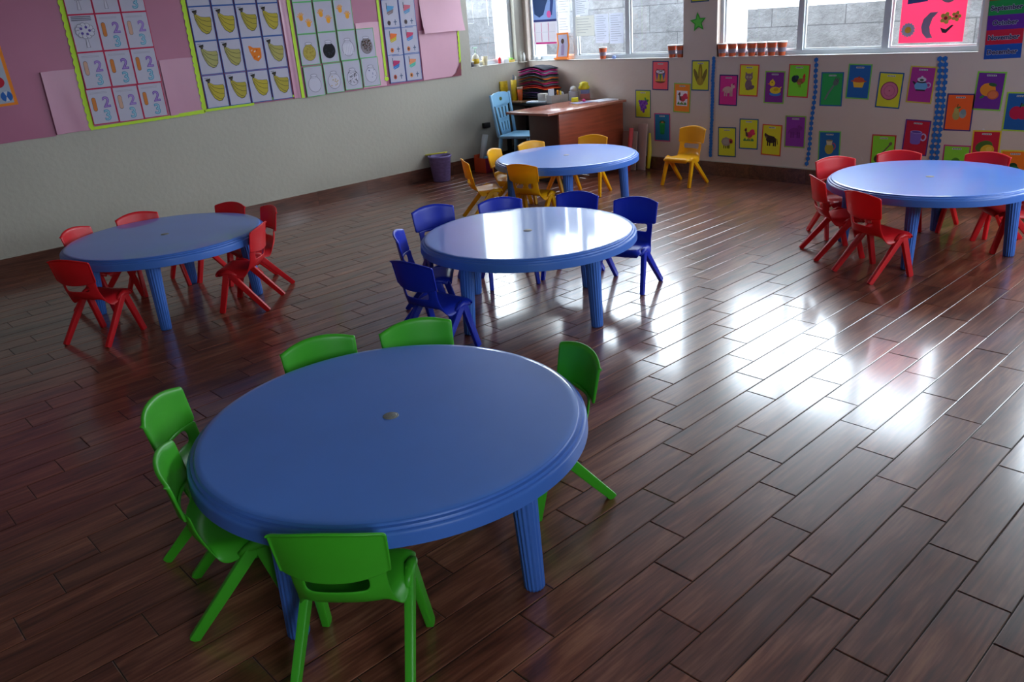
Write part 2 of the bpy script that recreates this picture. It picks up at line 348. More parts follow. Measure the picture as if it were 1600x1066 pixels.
# ------------------------------------------------------------------ child's chair
CH = {}
def apply_mods(o):
    dg = bpy.context.evaluated_depsgraph_get(); me = bpy.data.meshes.new_from_object(o.evaluated_get(dg)); o.modifiers.clear(); o.data = me
def chair_meshes():
    # seat and neck shell : profile (y,z,halfwidth)
    prof = [(.150, .240, .128), (.163, .262, .140), (.155, .276, .147), (.120, .279, .150), (.075, .276, .151), (.02, .272, .150), (-.035, .270, .147), (-.078, .277, .142),
            (-.104, .297, .137), (-.115, .320, .133), (-.121, .339, .132), (-.128, .387, .133), (-.130, .402, .134)]
    nu = 12; vs = []; fs = []
    for j, (y, z, hw) in enumerate(prof):
        for i in range(nu+1):
            u = -1+2*i/nu; a = abs(u)
            x = hw*u; yy, zz = y, z
            if j <= 9: zz += (-.004*(1-u*u) if j <= 7 else 0) + (-(.016+.034*math.exp(-((j-6.2)/2.0)**2))*max(0, (a-.8)/.2)**1.3 if j >= 1 else 0)
            f = max(0, (j-5))/7.0; f = min(1, f*1.5)
            yy += .036*f*a**2.5
            if 6 <= j <= 9: yy += .030*max(0, (a-.7)/.3)**1.3*(1-abs(j-7.5)/3); 
            vs.append((x, yy, zz))
    for j in range(len(prof)-1):
        for i in range(nu):
            if j == 10 and 2 <= i <= nu-3: continue        # the slot below the backrest
            fs.append((j*(nu+1)+i, j*(nu+1)+i+1, (j+1)*(nu+1)+i+1, (j+1)*(nu+1)+i))
    mb = MB(); mb.add(vs, fs, M_RED, True); seat = mb.build('seat')
    m = seat.modifiers.new('s', 'SOLIDIFY'); m.thickness = .0085; m.offset = -1
    m = seat.modifiers.new('v', 'SUBSURF'); m.levels = 2; m.render_levels = 2
    # backrest panel
    VV = [0, .05, .2, .35, .5, .65, .8, .90, .965, 1]; UU = [-1, -.955, -.88, -.75, -.6, -.45, -.3, -.15, 0, .15, .3, .45, .6, .75, .88, .955, 1]
    nu, nv = 16, 9; vs = []; fs = []
    for j in range(nv+1):
        v = VV[j]
        for i in range(nu+1):
            u = UU[i]; a = abs(u)
            zb = .380+.018*a**2.0; zt = .559-.028*a**2.0
            z = zb+(zt-zb)*v
            hw = .152+.007*v
            # rounded corners
            x = hw*u
            if v < .05: x *= .985
            y = -.128-.024*v+.040*a**2.3
            if a == 1: y -= .013
            elif a > .95: y -= .002
            if j == nv: y -= .013; z -= .001
            elif j == nv-1: y -= .002
            pass
            if j == 0: y -= .003
            vs.append((x, y, z))
    for j in range(nv):
        for i in range(nu): fs.append((j*(nu+1)+i, j*(nu+1)+i+1, (j+1)*(nu+1)+i+1, (j+1)*(nu+1)+i))
    mb = MB(); mb.add(vs, fs, M_RED, True); back = mb.build('backrest')
    m = back.modifiers.new('s', 'SOLIDIFY'); m.thickness = .0085; m.offset = -1
    m = back.modifiers.new('v', 'SUBSURF'); m.levels = 1; m.render_levels = 1
    legs = []
    def sq(a):
        c, s_ = math.cos(a), math.sin(a); k = (abs(c)**7+abs(s_)**7)**(-1/7); return c*k*.82, s_*k*1.2
    for sx in (-1, 1):
        for front in (1, 0):
            ft = Vector((sx*.163, .158 if front else -.158, 0)); ap = Vector((sx*.147, .086 if front else .066, .262))
            top = ap+(ap-ft).normalized()*.016
            mb = MB(); d = (top-ft)
            pts = [ft, ft+d*.02, ft+d*.5, ft+d*.93, top]
            mb.tube(pts, [.0135, .0150, .0160, .0175, .013], M_RED, seg=24, shape=sq); 
            # flatten the foot on the floor
            mb.v = [(v[0], v[1], max(v[2], 0.0)) if v[2] < .012 else v for v in mb.v]
            lg = mb.build('leg'); lg.data.set_sharp_from_angle(angle=.55); legs.append(lg)
    # side socket rail joining seat and the two legs
    rails = []
    for sx in (-1, 1):
        mb = MB(); mb.tube([(sx*.146, .02, .247), (sx*.147, .05, .262), (sx*.147, .08, .272), (sx*.146, .11, .266), (sx*.144, .14, .252)], [.008, .015, .019, .016, .008], M_RED, seg=14)
        rails.append(mb.build('leg_socket'))
    bpy.context.view_layer.update()
    for o in (seat, back): apply_mods(o)
    for o in (seat, back):
        for p in o.data.polygons: p.use_smooth = True
    return [seat, back]+legs+rails
BASE = chair_meshes()
BASE_D = [(o.name.split('.')[0], o.data) for o in BASE]
for o in BASE: bpy.data.objects.remove(o)
def chair_proto(name, m, label, group, loc, rz):
    r = empty(name, loc, rz, label, 'chair', group)
    for nm, me in BASE_D:
        d = me.copy(); d.materials.clear(); d.materials.append(m); link(nm, d, r)
    return r
PROTO = {}
ADJ = {12: (-0.05, 0.0, -6.9), 14: (0.011, -0.028, 3.4), 15: (0.0, -0.04, -6.9), 16: (-0.008, 0.018, 3.4), 18: (0.015, -0.037, 0.0), 19: (-0.019, 0.046, 3.4), 21: (0.0, 0.0, -3.4), 26: (0.04, 0.0, 3.4), 27: (0.025, 0.0, 0.0)}
NCH = [0]
def chair(color, mx, my, face, label, group):
    """mx,my: middle of the backrest; face: heading in degrees"""
    a = math.radians(face); dx, dy, dr = ADJ.get(NCH[0], (0, 0, 0)); NCH[0] += 1
    loc = (mx+.112*math.cos(a)+dx, my+.112*math.sin(a)+dy, 0); rz = a-PI/2+math.radians(dr)
    m = dict(green=M_GREEN, blue=M_BLUE, red=M_RED, yellow=M_YEL)[color]
    if color not in PROTO: PROTO[color] = chair_proto('child_chair', m, label, group, loc, rz); return PROTO[color]
    return dup(PROTO[color], loc, rz, label, group)
GG, GB, GR, GY, GS = ['%s chairs around %s' % t for t in (('green', 'the nearest table'), ('blue', 'the middle table'), ('red', 'the table by the left wall'), ('yellow', 'the table in front of the desk'), ('red', 'the table at the right'))]
T = {'T1': (-2.083, 1.295), 'T2': (-3.462, 3.28), 'T3': (-5.56, 1.90), 'T4': (-5.13, 5.40), 'T5': (-2.11, 5.755)}
chair('green', -1.631, .780, 132, 'green child chair with its back to the camera at the nearest table', GG)
chair('green', -2.308, .660, 66, 'green child chair at the nearest table, lower of the two at its left rim', GG)
chair('green', -2.729, .802, 45, 'green child chair at the nearest table, upper of the two at its left rim', GG)
chair('green', -2.775, 1.440, -12, 'green child chair behind the nearest table, the one further left, tilted in view', GG)
chair('green', -2.612, 1.805, -21, 'green child chair behind the nearest table, in front of the blue table leg', GG)
chair('green', -1.888, 1.991, -110, 'green child chair alone at the right rim of the nearest table', GG)
chair('blue', -4.347, 3.257, -14, 'blue child chair at the far left of the middle table, whole backrest showing', GB)
chair('blue', -4.101, 3.645, -29, 'blue child chair behind the middle table, left of the two half hidden ones', GB)
chair('blue', -3.762, 4.040, -69, 'blue child chair behind the middle table, right of the two half hidden ones', GB)
chair('blue', -3.298, 4.091, -75, 'blue child chair pulled out at the right of the glossy middle table', GB)
chair('blue', -3.965, 2.72, 48, 'blue child chair seen edge on between two others left of the middle table', GB)
chair('blue', -3.404, 2.379, 97, 'blue child chair nearest the camera at the glossy middle table', GB)
chair('red', -5.842, 2.505, -64, 'red child chair behind the left wall table, rightmost of the three tucked there', GR)
chair('red', -5.476, 2.612, -97, 'red child chair seen edge on at the right end of the left wall table', GR)
chair('red', -5.035, 2.325, -139, 'red child chair at the right end of the left wall table, nearer of two there', GR)
chair('red', -6.215, 1.985, 8, 'red child chair behind the left wall table, middle one of the three tucked there', GR)
chair('red', -6.115, 1.500, 33, 'red child chair behind the left wall table, leftmost of the three tucked there', GR)
chair('red', -5.262, 1.215, 119, 'red child chair with its back to the camera at the left wall table', GR)
chair('yellow', -5.655, 4.690, 60, 'yellow child chair seen edge on, leftmost at the table in front of the desk', GY)
chair('yellow', -5.78, 5.10, 20, 'yellow child chair tucked at the left rim of the table in front of the desk', GY)
chair('yellow', -5.785, 5.610, -12, 'yellow child chair between the blue table and the pale blue armless chair', GY)
chair('yellow', -5.471, 6.130, -66, 'yellow child chair between the blue table and the long panel of the desk', GY)
chair('yellow', -4.981, 4.707, 102, 'yellow child chair with its back to the camera, nearest of the yellow ones', GY)
chair('yellow', -4.860, 6.945, -90, 'yellow child chair standing alone against the back wall', 'lone yellow chair')
chair('red', -2.842, 5.905, -38, 'red child chair at the far left of the right hand table, whole backrest showing', GS)
chair('red', -2.553, 6.315, -62, 'red child chair behind the right hand table, under the green spoon poster', GS)
chair('red', -2.03, 6.46, -97, 'red child chair behind the right hand table, under the red mango poster', GS)
chair('red', -1.62, 6.16, -140, 'red child chair cut by the frame behind the right hand table', GS)
chair('red', -2.635, 5.250, 45, 'red child chair at the left rim of the right hand table, between two others', GS)
chair('red', -2.179, 4.932, 66, 'red child chair nearest the camera at the right hand table', GS)

# ------------------------------------------------------------------ round tables
def fluted(a):
    k = 1+.045*math.cos(16*a); return math.cos(a)*k, math.sin(a)*k
def table_proto(loc, rz, label, group):
    r = empty('round_table', loc, rz, label, 'table', group)
    mb = MB()
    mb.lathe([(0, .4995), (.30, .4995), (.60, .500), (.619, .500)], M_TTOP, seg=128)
    mb.f.pop(); mb.mi.pop(); mb.sm.pop(); nf = len(mb.f)
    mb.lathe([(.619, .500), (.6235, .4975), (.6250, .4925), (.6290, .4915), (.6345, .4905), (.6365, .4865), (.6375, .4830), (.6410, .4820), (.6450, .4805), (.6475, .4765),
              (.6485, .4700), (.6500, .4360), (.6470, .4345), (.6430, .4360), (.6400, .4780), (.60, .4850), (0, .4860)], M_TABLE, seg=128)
    k = next(i for i in range(nf, len(mb.f)) if len(mb.f[i]) == 128)
    del mb.f[k], mb.mi[k], mb.sm[k]
    # underside ribs
    for k in range(8):
        a = k*PI/4; M = Matrix.Rotation(a, 4, 'Z'); mb.box(.08, .63, -.004, .004, .455, .4855, M_TABLE, M)
    mb.weld = True
    o = mb.build('tabletop', r, angle=None)
    o.data.set_sharp_from_angle(angle=.9)
    mb = MB(); mb.lathe([(0, .5020), (.017, .5020), (.0190, .5014), (.0195, .5006), (.022, .5006), (.0255, .5012), (.0268, .4990)], M_CAP, seg=32)
    c = mb.build('centre_cap', r); c['label'] = 'round grey cap in the middle of the top'
    for k in range(4):
        a = k*PI/2; c_, s_ = math.cos(a), math.sin(a)
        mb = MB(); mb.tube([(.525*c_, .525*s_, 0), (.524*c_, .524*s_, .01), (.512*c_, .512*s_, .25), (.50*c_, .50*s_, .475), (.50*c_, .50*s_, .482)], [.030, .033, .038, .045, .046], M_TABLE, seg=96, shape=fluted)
        mb.lathe([(.062, .470), (.062, .484), (.0, .485)], M_TABLE, seg=24, c=(.50*c_, .50*s_))
        mb.build('leg', r)
    return r
GT = 'round blue plastic tables'
t1 = table_proto((*T['T1'], 0), math.radians(14), 'large round blue table nearest the camera with green chairs around it', GT)
dup(t1, (*T['T2'], 0), math.radians(1), 'round blue table with window glare on its top and blue chairs around', GT)
dup(t1, (*T['T3'], 0), math.radians(-32), 'round blue table along the left wall with red chairs', GT)
dup(t1, (*T['T4'], 0), math.radians(44), 'round blue table in front of the brown desk with yellow chairs', GT)
dup(t1, (*T['T5'], 0), math.radians(12), 'round blue table at the right under the wall posters with red chairs', GT)

# ------------------------------------------------------------------ flat artwork helpers
def ell(cx, cy, rx, ry, rot=0, n=28, a0=0, a1=360):
    o = []; r = math.radians(rot); full = abs(a1-a0) >= 360
    for k in range(n if full else n+1):
        a = math.radians(a0+(a1-a0)*k/n); x, y = rx*math.cos(a), ry*math.sin(a)
        o.append((cx+x*math.cos(r)-y*math.sin(r), cy+x*math.sin(r)+y*math.cos(r)))
    return o
def rect(x0, x1, y0, y1): return [(x0, y0), (x1, y0), (x1, y1), (x0, y1)]
def bar(x0, y0, x1, y1, w):
    d = Vector((x1-x0, y1-y0)); n = Vector((-d.y, d.x)).normalized()*w/2
    return [(x0+n.x, y0+n.y), (x1+n.x, y1+n.y), (x1-n.x, y1-n.y), (x0-n.x, y0-n.y)]
def path(pts, w):
    out = []; P = [Vector(p) for p in pts]
    L_, R_ = [], []
    for i, p in enumerate(P):
        t = (P[min(i+1, len(P)-1)]-P[max(i-1, 0)]).normalized(); n = Vector((-t.y, t.x))*w/2
        L_.append(tuple(p+n)); R_.append(tuple(p-n))
    return L_, R_
def star(cx, cy, r, n=5, k=.42, rot=90):
    return [(cx+(r if i % 2 == 0 else r*k)*math.cos(math.radians(rot+i*180/n)), cy+(r if i % 2 == 0 else r*k)*math.sin(math.radians(rot+i*180/n))) for i in range(2*n)]
def add_poly(mb, pts, z, mt):
    """concave-safe polygon"""
    from mathutils.geometry import tessellate_polygon
    tris = tessellate_polygon([[Vector((x, y, 0)) for x, y in pts]])
    mb.add([(x, -z, y) for x, y in pts], [tuple(t) for t in tris], mt)
def fix_flat(mb): mb.keep = False
# drawings in units of poster (width 1, height 1.414, centred); list of (pts, colour)
def D_drum(): return [(ell(0, -.30, .34, .1), '#7a3b2a'), (rect(-.34, .34, -.30, .18), '#d8a03a'), ([(-.34, .18), (-.12, .18), (-.23, -.3)], '#7d4fa0'), ([(-.1, .18), (.12, .18), (0, -.36)], '#3c8f4a'), ([(.12, .18), (.34, .18), (.23, -.3)], '#4a5fb0'), (ell(0, .2, .34, .13), '#7a3b2a'), (ell(0, .21, .29, .10), '#d8d2dc'), (bar(-.26, .34, .16, .2, .03), '#2b2024'), (bar(.28, .34, -.12, .18, .03), '#2b2024')]
def D_grapes():
    o = [(bar(.22, .3, .1, .1, .03), '#5a4a20'), (ell(.3, .18, .12, .07, 30), '#3f8a3a'), (ell(.18, .26, .12, .06, 110), '#3f8a3a')]
    for i, row in enumerate([4, 4, 3, 3, 2, 1]):
        for k in range(row): o.append((ell((k-(row-1)/2)*.15+(.04 if i % 2 else -.02), .14-i*.11, .085, .085, n=12), '#6a2f93' if (i+k) % 2 else '#7d43a8'))
    return o
def D_hen(body='#5b4238', tail='#d8355f', bg='#e9e2ea'):
    o = [(rect(-.36, .36, -.42, .38), bg)] if bg else []
    return o+[([(-.30, -.30), (-.2, -.18), (-.14, -.32), (0, -.2), (.12, -.34), (.2, -.2), (.32, -.3), (.3, -.36), (-.3, -.36)], '#4c8a4a'), (ell(.04, -.04, .2, .15), '#c23b52'), ([(-.2, .18), (-.1, .1), (.0, -.1), (-.16, -.12)], body), (ell(-.17, .2, .07, .08), body), ([(-.24, .2), (-.31, .17), (-.23, .15)], '#e0a030'), ([(-.2, .27), (-.14, .33), (-.1, .26)], '#d8252f'), (ell(.2, .12, .16, .12, 30), tail), (ell(.27, .04, .12, .09, -10), tail), (bar(.0, -.16, .0, -.32, .03), '#c98a30'), (bar(.1, -.16, .1, -.32, .03), '#c98a30')]
def D_maize(): return [(ell(0, .12, .13, .5), '#8a7a22'), (ell(-.24, -.05, .11, .42, 22), '#7c6a2a'), (ell(.24, -.05, .11, .42, -22), '#7c6a2a'), (ell(0, -.3, .22, .2), '#a08a2c'), (ell(0, .0, .055, .4), '#b39a30')]
def D_vase(): return [([(-.18, .2), (.2, .2), (.16, -.34), (-.14, -.34)], '#1f8a45'), (ell(.01, -.34, .15, .05), '#1b7a3d'), (ell(-.08, .28, .13, .09, 40), '#2c5e3a'), (ell(.12, .3, .12, .08, -30), '#2c5e3a'), (ell(.02, .26, .09, .07), '#c4703a'), (ell(.01, .2, .19, .05), '#2c9a52')]
def quad(c, leg, head, hx=.3, hy=.2, tail=True, horn=False):
    o = [(ell(-.02, .02, .29, .17), c)]
    for x in (-.24, -.12, .1, .2): o.append((rect(x, x+.07, -.3, 0), leg))
    o += [([(.1, .02), (.16, .18), (hx, hy+.06), (hx+.02, hy-.1), (.24, -.04)], c), (ell(hx, hy, .13, .085, -25), head), (ell(hx-.08, hy+.09, .06, .03, 40), head)]
    if tail: o.append((bar(-.3, .08, -.36, -.1, .03), leg))
    if horn: o += [(bar(hx-.02, hy+.06, hx+.08, hy+.16, .03), '#2a2424')]
    return o
def D_goat(): return quad('#d0a5a0', '#c49a94', '#d0a5a0', .28, .2, horn=True)
def D_cat(): return [(ell(0, -.22, .2, .27), '#7b6570'), (ell(.18, -.34, .17, .1, 20), '#6d5863'), (ell(0, .16, .22, .18), '#86707a'), ([(-.21, .2), (-.2, .42), (-.05, .3)], '#86707a'), ([(.21, .2), (.2, .42), (.05, .3)], '#86707a'), (ell(-.09, .16, .05, .05), '#e8e2c0'), (ell(.09, .16, .05, .05), '#e8e2c0'), (ell(-.09, .16, .022, .035), '#201820'), (ell(.09, .16, .022, .035), '#201820'), (ell(0, .07, .03, .02), '#c26a7a'), (bar(-.14, -.44, .0, -.44, .06), '#5c4a54')]
def D_duck(): return [(ell(.06, -.32, .32, .1), '#3f78c8'), (ell(.06, -.14, .3, .17), '#e6c52e'), ([(.3, -.1), (.42, .04), (.3, .02)], '#e6c52e'), (ell(-.12, .2, .15, .15), '#e6c52e'), ([(-.24, .2), (-.4, .16), (-.24, .12)], '#e07a2a'), (ell(-.14, .24, .025, .03), '#201820'), (ell(.1, -.1, .14, .08, 10), '#c9a71f'), ([(-.16, .35), (-.1, .42), (-.06, .33)], '#e6c52e')]
def D_rooster(): return [(ell(.1, -.02, .2, .14, 10), '#8a6a30'), ([(.16, .0), (.26, .24), (.36, .1), (.3, -.06)], '#c0504a'), (ell(.28, .22, .07, .07), '#c23b32'), (ell(-.2, .08, .17, .17), '#24323c'), (ell(-.1, .16, .11, .1), '#2c3f4e'), (ell(.05, -.12, .1, .06), '#b06a50'), (bar(.05, -.14, .05, -.3, .025), '#8a5a28'), (bar(.12, -.14, .12, -.3, .025), '#8a5a28'), ([(.24, .28), (.28, .36), (.34, .28)], '#d8252f')]
def D_sheep(): return [(bar(x, -.1, x, -.34, .05), '#33302a') for x in (-.18, -.06, .06, .14)]+[(ell(-.04+.17*math.cos(k*PI/4), .02+.13*math.sin(k*PI/4), .13, .11, n=14), '#9a8e86') for k in range(8)]+[(ell(-.04, .02, .2, .15), '#a89c94'), (ell(.25, .06, .11, .13, 15), '#b83f3c'), (ell(.25, .03, .06, .07), '#3c2a2a')]
def D_cow(): return quad('#3f322a', '#2c231e', '#4a3a30', -.28, .2, tail=False)+[(bar(.3, .08, .36, -.2, .03), '#2c231e'), ([(-.18, .0), (-.22, .18), (-.1, .2), (.1, .16), (0, 0)], '#3f322a'), (ell(-.3, .14, .06, .05), '#6b5a4c')]
def D_donkey(): return quad('#7a2f86', '#6c2878', '#7a2f86', .28, .2)
def D_fork(w=.1): return [(path_poly([(-.3, -.48), (-.15, -.18), (.1, .18)], .09), '#6d7a76'), (ell(.2, .32, .13, .17, -30), '#5e6b69'), (bar(.2, .38, .3, .56, .03), '#4b5656'), (bar(.26, .34, .38, .52, .03), '#4b5656'), (bar(.13, .42, .22, .6, .03), '#4b5656')]
def D_pot(): return [([(-.28, .02), (.28, .02), (.2, -.26), (-.2, -.26)], '#e0b23a'), (ell(0, .03, .3, .07), '#c8563a'), (ell(0, .1, .24, .09), '#c8563a'), (ell(0, .2, .04, .04), '#8a3a2a'), (bar(-.36, .02, -.26, .02, .05), '#b8503a'), (bar(.26, .02, .36, .02, .05), '#b8503a')]
def D_plate(): return [(ell(0, -.02, .40, .40), '#8a3f5c'), (ell(0, -.02, .36, .36), '#c76f8e'), (ell(0, -.02, .24, .24), '#a85575'), (ell(0, -.02, .22, .22), '#c97390'), (ell(0, -.02, .03, .03), '#8a3f5c')]
def D_teapot(): return [([(-.26, -.04), (-.4, .12), (-.34, .14), (-.22, .06)], '#3a3440'), (ell(.3, .0, .12, .12), '#b9a6c8'), (ell(.3, .0, .07, .07), '#9c3f86'), (ell(0, -.06, .28, .2), '#6aa6d6'), (rect(-.2, .2, -.26, -.2), '#3a3440'), (ell(0, .12, .2, .05), '#3a3440'), (ell(0, .22, .19, .1), '#cfc9d8'), (ell(0, .2, .09, .05), '#3d5a48'), (ell(0, .33, .05, .04), '#cfc9d8')]
def D_jug(): return [(ell(.2, .06, .13, .17), '#b84a5c'), (ell(.2, .06, .08, .12), '#2b5f9e'), (ell(0, -.06, .22, .26), '#a89a3a'), ([(-.12, .12), (.12, .12), (.16, .34), (-.16, .34)], '#c9bf9a'), (ell(0, .34, .16, .04), '#8a7f5a')]
def D_spoon(): return [(path_poly([(-.12, -.16), (.1, .1), (.3, .34)], .06), '#6a5a4c'), (ell(-.22, -.3, .15, .2, -40), '#4c3d33'), (ell(.32, .38, .07, .09, -35), '#7c6454')]
def D_cup(): return [(ell(.3, .04, .14, .17), '#b7a8cf'), (ell(.3, .04, .08, .11), '#a82234'), ([(-.28, .24), (.24, .24), (.2, -.24), (.1, -.3), (-.14, -.3), (-.24, -.24)], '#7a5fb4'), (ell(-.02, .24, .26, .07), '#9a86c8'), (ell(-.02, .24, .2, .045), '#5d4696')]
def D_pear(): return [(ell(-.1, -.12, .15, .2), '#a89a5a'), (ell(-.11, .08, .1, .14), '#b3a25c'), (bar(-.1, .2, -.06, .34, .03), '#5a4a2a'), (ell(.16, -.06, .14, .18), '#8f9c9a'), (ell(.18, .02, .1, .12), '#7b8f94'), (ell(-.02, .2, .08, .04, 20), '#4b7a3c')]
def D_orange(): return [(ell(-.06, .06, .3, .26), '#e08a2a'), (ell(.16, -.14, .22, .19), '#c8643a'), (ell(.16, -.14, .17, .14), '#d9744a'), (ell(.1, .26, .16, .07, -10), '#2f5a34'), (ell(-.24, -.24, .1, .05, 30), '#3a7a3c')]
def D_apple(): return [(ell(-.12, -.04, .24, .26), '#b81f45'), (ell(.14, -.04, .24, .26), '#b81f45'), (bar(0, .16, .05, .36, .04), '#3a2a22'), (ell(.14, .28, .12, .05, 25), '#2f7a44')]
def D_mango(): return [(ell(-.06, .1, .34, .24, 20), '#4a6a2c'), (ell(.08, -.04, .27, .22, 15), '#d6a92a'), (ell(.14, .0, .12, .1), '#e0bc4a')]
def D_blank(): return [(ell(0, 0, .2, .24), '#4f8a2c')]
def D_avocado(): return [(ell(-.1, .06, .24, .17, 35), '#20402a'), (ell(.04, -.1, .2, .26, 20), '#2f6a34'), (ell(.05, -.12, .12, .16, 20), '#c9c46a')]
def path_poly(pts, w):
    a, b_ = path(pts, w); return a+b_[::-1]
def draw(mb, items, w, h, z0=.0006, sx=1.0):
    for k, (pts, c) in enumerate(items):
        add_poly(mb, [(x*w*sx, y*w*sx) for x, y in pts], z0+k*.00012, paper(c))

def poster(name, x, z, w, h, ang, bg, border, art, label, cap='#cfd0d6', group='bright picture posters on the back wall'):
    r = empty(name, (x, YB-.0015, z), (0, -math.radians(ang), 0), label, 'poster', group)
    mb = MB(); mb.flat(rect(-w/2, w/2, -h/2, h/2), .0, paper(border)); mb.flat(rect(-w/2, w/2, -h/2, h/2)[::-1], -.0008, paper(border))
    mb.build('border', r)
    e = .011; mb = MB(); mb.flat(rect(-w/2+e, w/2-e, -h/2+e, h/2-e), .0004, paper(bg)); mb.build('sheet', r)
    mb = MB(); draw(mb, art, .9*w, h, .0007); mb.build('picture', r)
    mb = MB(); add_poly(mb, rect(-.035, .035, h/2-.036, h/2-.024), .0008, paper(cap))
    for k in range(5): add_poly(mb, rect(-.031+k*.013, -.022+k*.013, h/2-.033, h/2-.027), .001, paper('#3a3a44'))
    mb.build('caption', r)
    return r
PW, PHT = .212, .297
POST = [
 ('drum', -5.539, 1.000, -1.0, '#f2606a', '#33427c', D_drum(), 'coral poster of a striped drum with two sticks'),
 ('grapes', -5.774, .703, -.3, '#c9cf2c', '#4d6a84', D_grapes(), 'yellow poster of purple grapes beside the desk'),
 ('hen', -5.260, .776, -1.8, '#f08a2a', '#8fbf4a', D_hen(), 'orange poster of a hen on a white square'),
 ('maize', -5.036, 1.000, -.6, '#cfd236', '#2c5a86', D_maize(), 'yellow poster of three maize cobs below the green star'),
 ('pineapple', -5.516, .463, .6, '#1f74a0', '#c2407e', D_vase(), 'teal poster with pink border of a green vase of leaves'),
 ('goat', -4.704, .860, -1.1, '#d42f8a', '#2c2f6c', D_goat(), 'magenta poster of a small pale goat'),
 ('cat', -4.476, .955, -1.7, '#d6d62c', '#d24452', D_cat(), 'yellow poster with red border of a sitting grey cat'),
 ('duck', -4.198, .892, -1.0, '#7c2f8c', '#86c24a', D_duck(), 'purple poster with green border of a yellow duck on water'),
 ('rooster', -3.954, .952, -1.7, '#7ed837', '#c8444c', D_rooster(), 'green poster with red border of a rooster'),
 ('sheep', -4.703, .351, .9, '#d2d42e', '#2f5680', D_sheep(), 'yellow poster of a sheep with a red face, in the lower row'),
 ('hen', -4.456, .443, .5, '#d8d830', '#2f5f94', D_hen(bg=None), 'yellow poster with blue border of a hen with a pink tail'),
 ('cow', -4.202, .397, -1.2, '#d6cf2c', '#cf4d34', D_cow(), 'yellow poster with orange border of a dark brown cow'),
 ('donkey', -3.959, .488, .1, '#87359a', '#86b24a', D_donkey(), 'purple poster with green border and a faint purple donkey'),
 ('fork', -3.627, .881, -.2, '#2fa055', '#2c6a9c', D_fork(), 'green poster with blue border of a grey fork'),
 ('pot', -3.382, .948, -1.9, '#2764a8', '#74c258', D_pot(), 'blue poster with green border of a yellow cooking pot'),
 ('plate', -3.106, .877, -2.9, '#cfcf32', '#2c5f94', D_plate(), 'yellow poster with blue border of a pink plate'),
 ('teapot', -2.847, .925, -3.0, '#a8358c', '#c9b846', D_teapot(), 'magenta poster with yellow border of a blue teapot'),
 ('jug', -3.609, .361, 1.4, '#23639e', '#6fc25a', D_jug(), 'blue poster with green border of a jug, in the lower row'),
 ('spoon', -3.111, .353, .3, '#86cf34', '#b8353c', D_spoon(), 'lime poster with red border of a wooden spoon'),
 ('cup', -2.840, .491, -2.0, '#b82038', '#5a3480', D_cup(), 'red poster with purple border of a purple cup'),
 ('pear', -2.523, .710, .1, '#f2622a', '#423a7a', D_pear(), 'orange poster with dark blue border of a pear'),
 ('orange', -2.319, .880, -1.6, '#6c2c8c', '#84cf44', D_orange(), 'purple poster with green border of two oranges'),
 ('apple', -2.083, .727, -.2, '#1f5a9c', '#a8cf3c', D_apple(), 'blue poster of a red apple at the right edge of the frame'),
 ('mango', -2.288, .428, 1.2, '#c0203a', '#d8c034', D_mango(), 'red poster with yellow border of a mango'),
 ('fruit', -2.500, .298, .7, '#86d038', '#b83a7c', D_blank(), 'lime poster with pink border half hidden behind a red chair'),
 ('avocado', -2.059, .284, 1.9, '#f0781f', '#d8c83c', D_avocado(), 'orange poster with yellow border of a cut avocado'),
]
for n, x, z, a, bg, bd, art, lab in POST:
    poster(n+'_poster', x, z, PW, PHT, a, bg, bd, art, lab)
# poster above the maize and green star
poster('picture_poster', -5.055, 1.845, PW, PHT, 0, '#cfd236', '#2c5a86', D_maize(), 'yellow poster high on the wall pier between the windows')
mb = MB(); pts = star(0, 0, .098, k=.45)
add_poly(mb, pts, 0, paper('#37a832')); n0 = len(pts)
o = mb.build('paper_star', None, (-5.071, YB-.003, 1.51), (0, math.radians(-6), 0)); tag(o, 'green paper star on the wall between the two windows', 'star')
mb = MB(); add_poly(mb, star(0, 0, .07, k=.45), .0006, paper('#5fc24a')); mb.build('inner_star', o)

# paper chains
def chain(pts, wide, label, step=.047, rx=.023, ry=.021):
    mb = MB(); P = [Vector(p) for p in pts]; total = sum((P[i+1]-P[i]).length for i in range(len(P)-1)); d = 0; k = 0
    def at(s):
        for i in range(len(P)-1):
            l = (P[i+1]-P[i]).length
            if s <= l: return P[i].lerp(P[i+1], s/l)
            s -= l
        return P[-1]
    M1 = paper('#2468b4'); cols = 2 if wide else 1
    rng = random.Random(int(total*100))
    while d < total:
        p = at(d)
        for c in range(cols):
            ox = (c-.5*(cols-1))*.042+rng.uniform(-.003, .003)
            mb.add([(x, YB-.0045-c*.0005-(k % 2)*.0003, z) for x, z in ell(p[0]+ox, p[1], rx, ry, n=6, rot=30)], [tuple(range(6))], M1)
        # link strip
        q = at(min(d+step, total))
        for c in range(cols):
            ox = (c-.5*(cols-1))*.042
            mb.add([(x+ox, YB-.0035, z) for x, z in bar(p[0], p[1], q[0], q[1]+.0001, .012)], [(0, 1, 2, 3)], M1)
        d += step; k += 1
    tag(mb.build('paper_chain'), label, 'paper chain', 'blue paper chains between the posters')
chain([(-4.877, 1.164), (-4.884, 1.026), (-4.885, .606), (-4.897, .185)], False, 'straight blue paper chain left of the goat poster', step=.03)
chain([(-3.791, 1.136), (-3.78, .84), (-3.796, .592), (-3.807, .259), (-3.822, .173)], False, 'blue paper chain between the rooster and the fork posters')
chain([(-2.70, 1.13), (-2.688, 1.051), (-2.682, .912), (-2.672, .739), (-2.675, .628), (-2.673, .427), (-2.67, .244)], True, 'double blue paper chain right of the teapot poster')

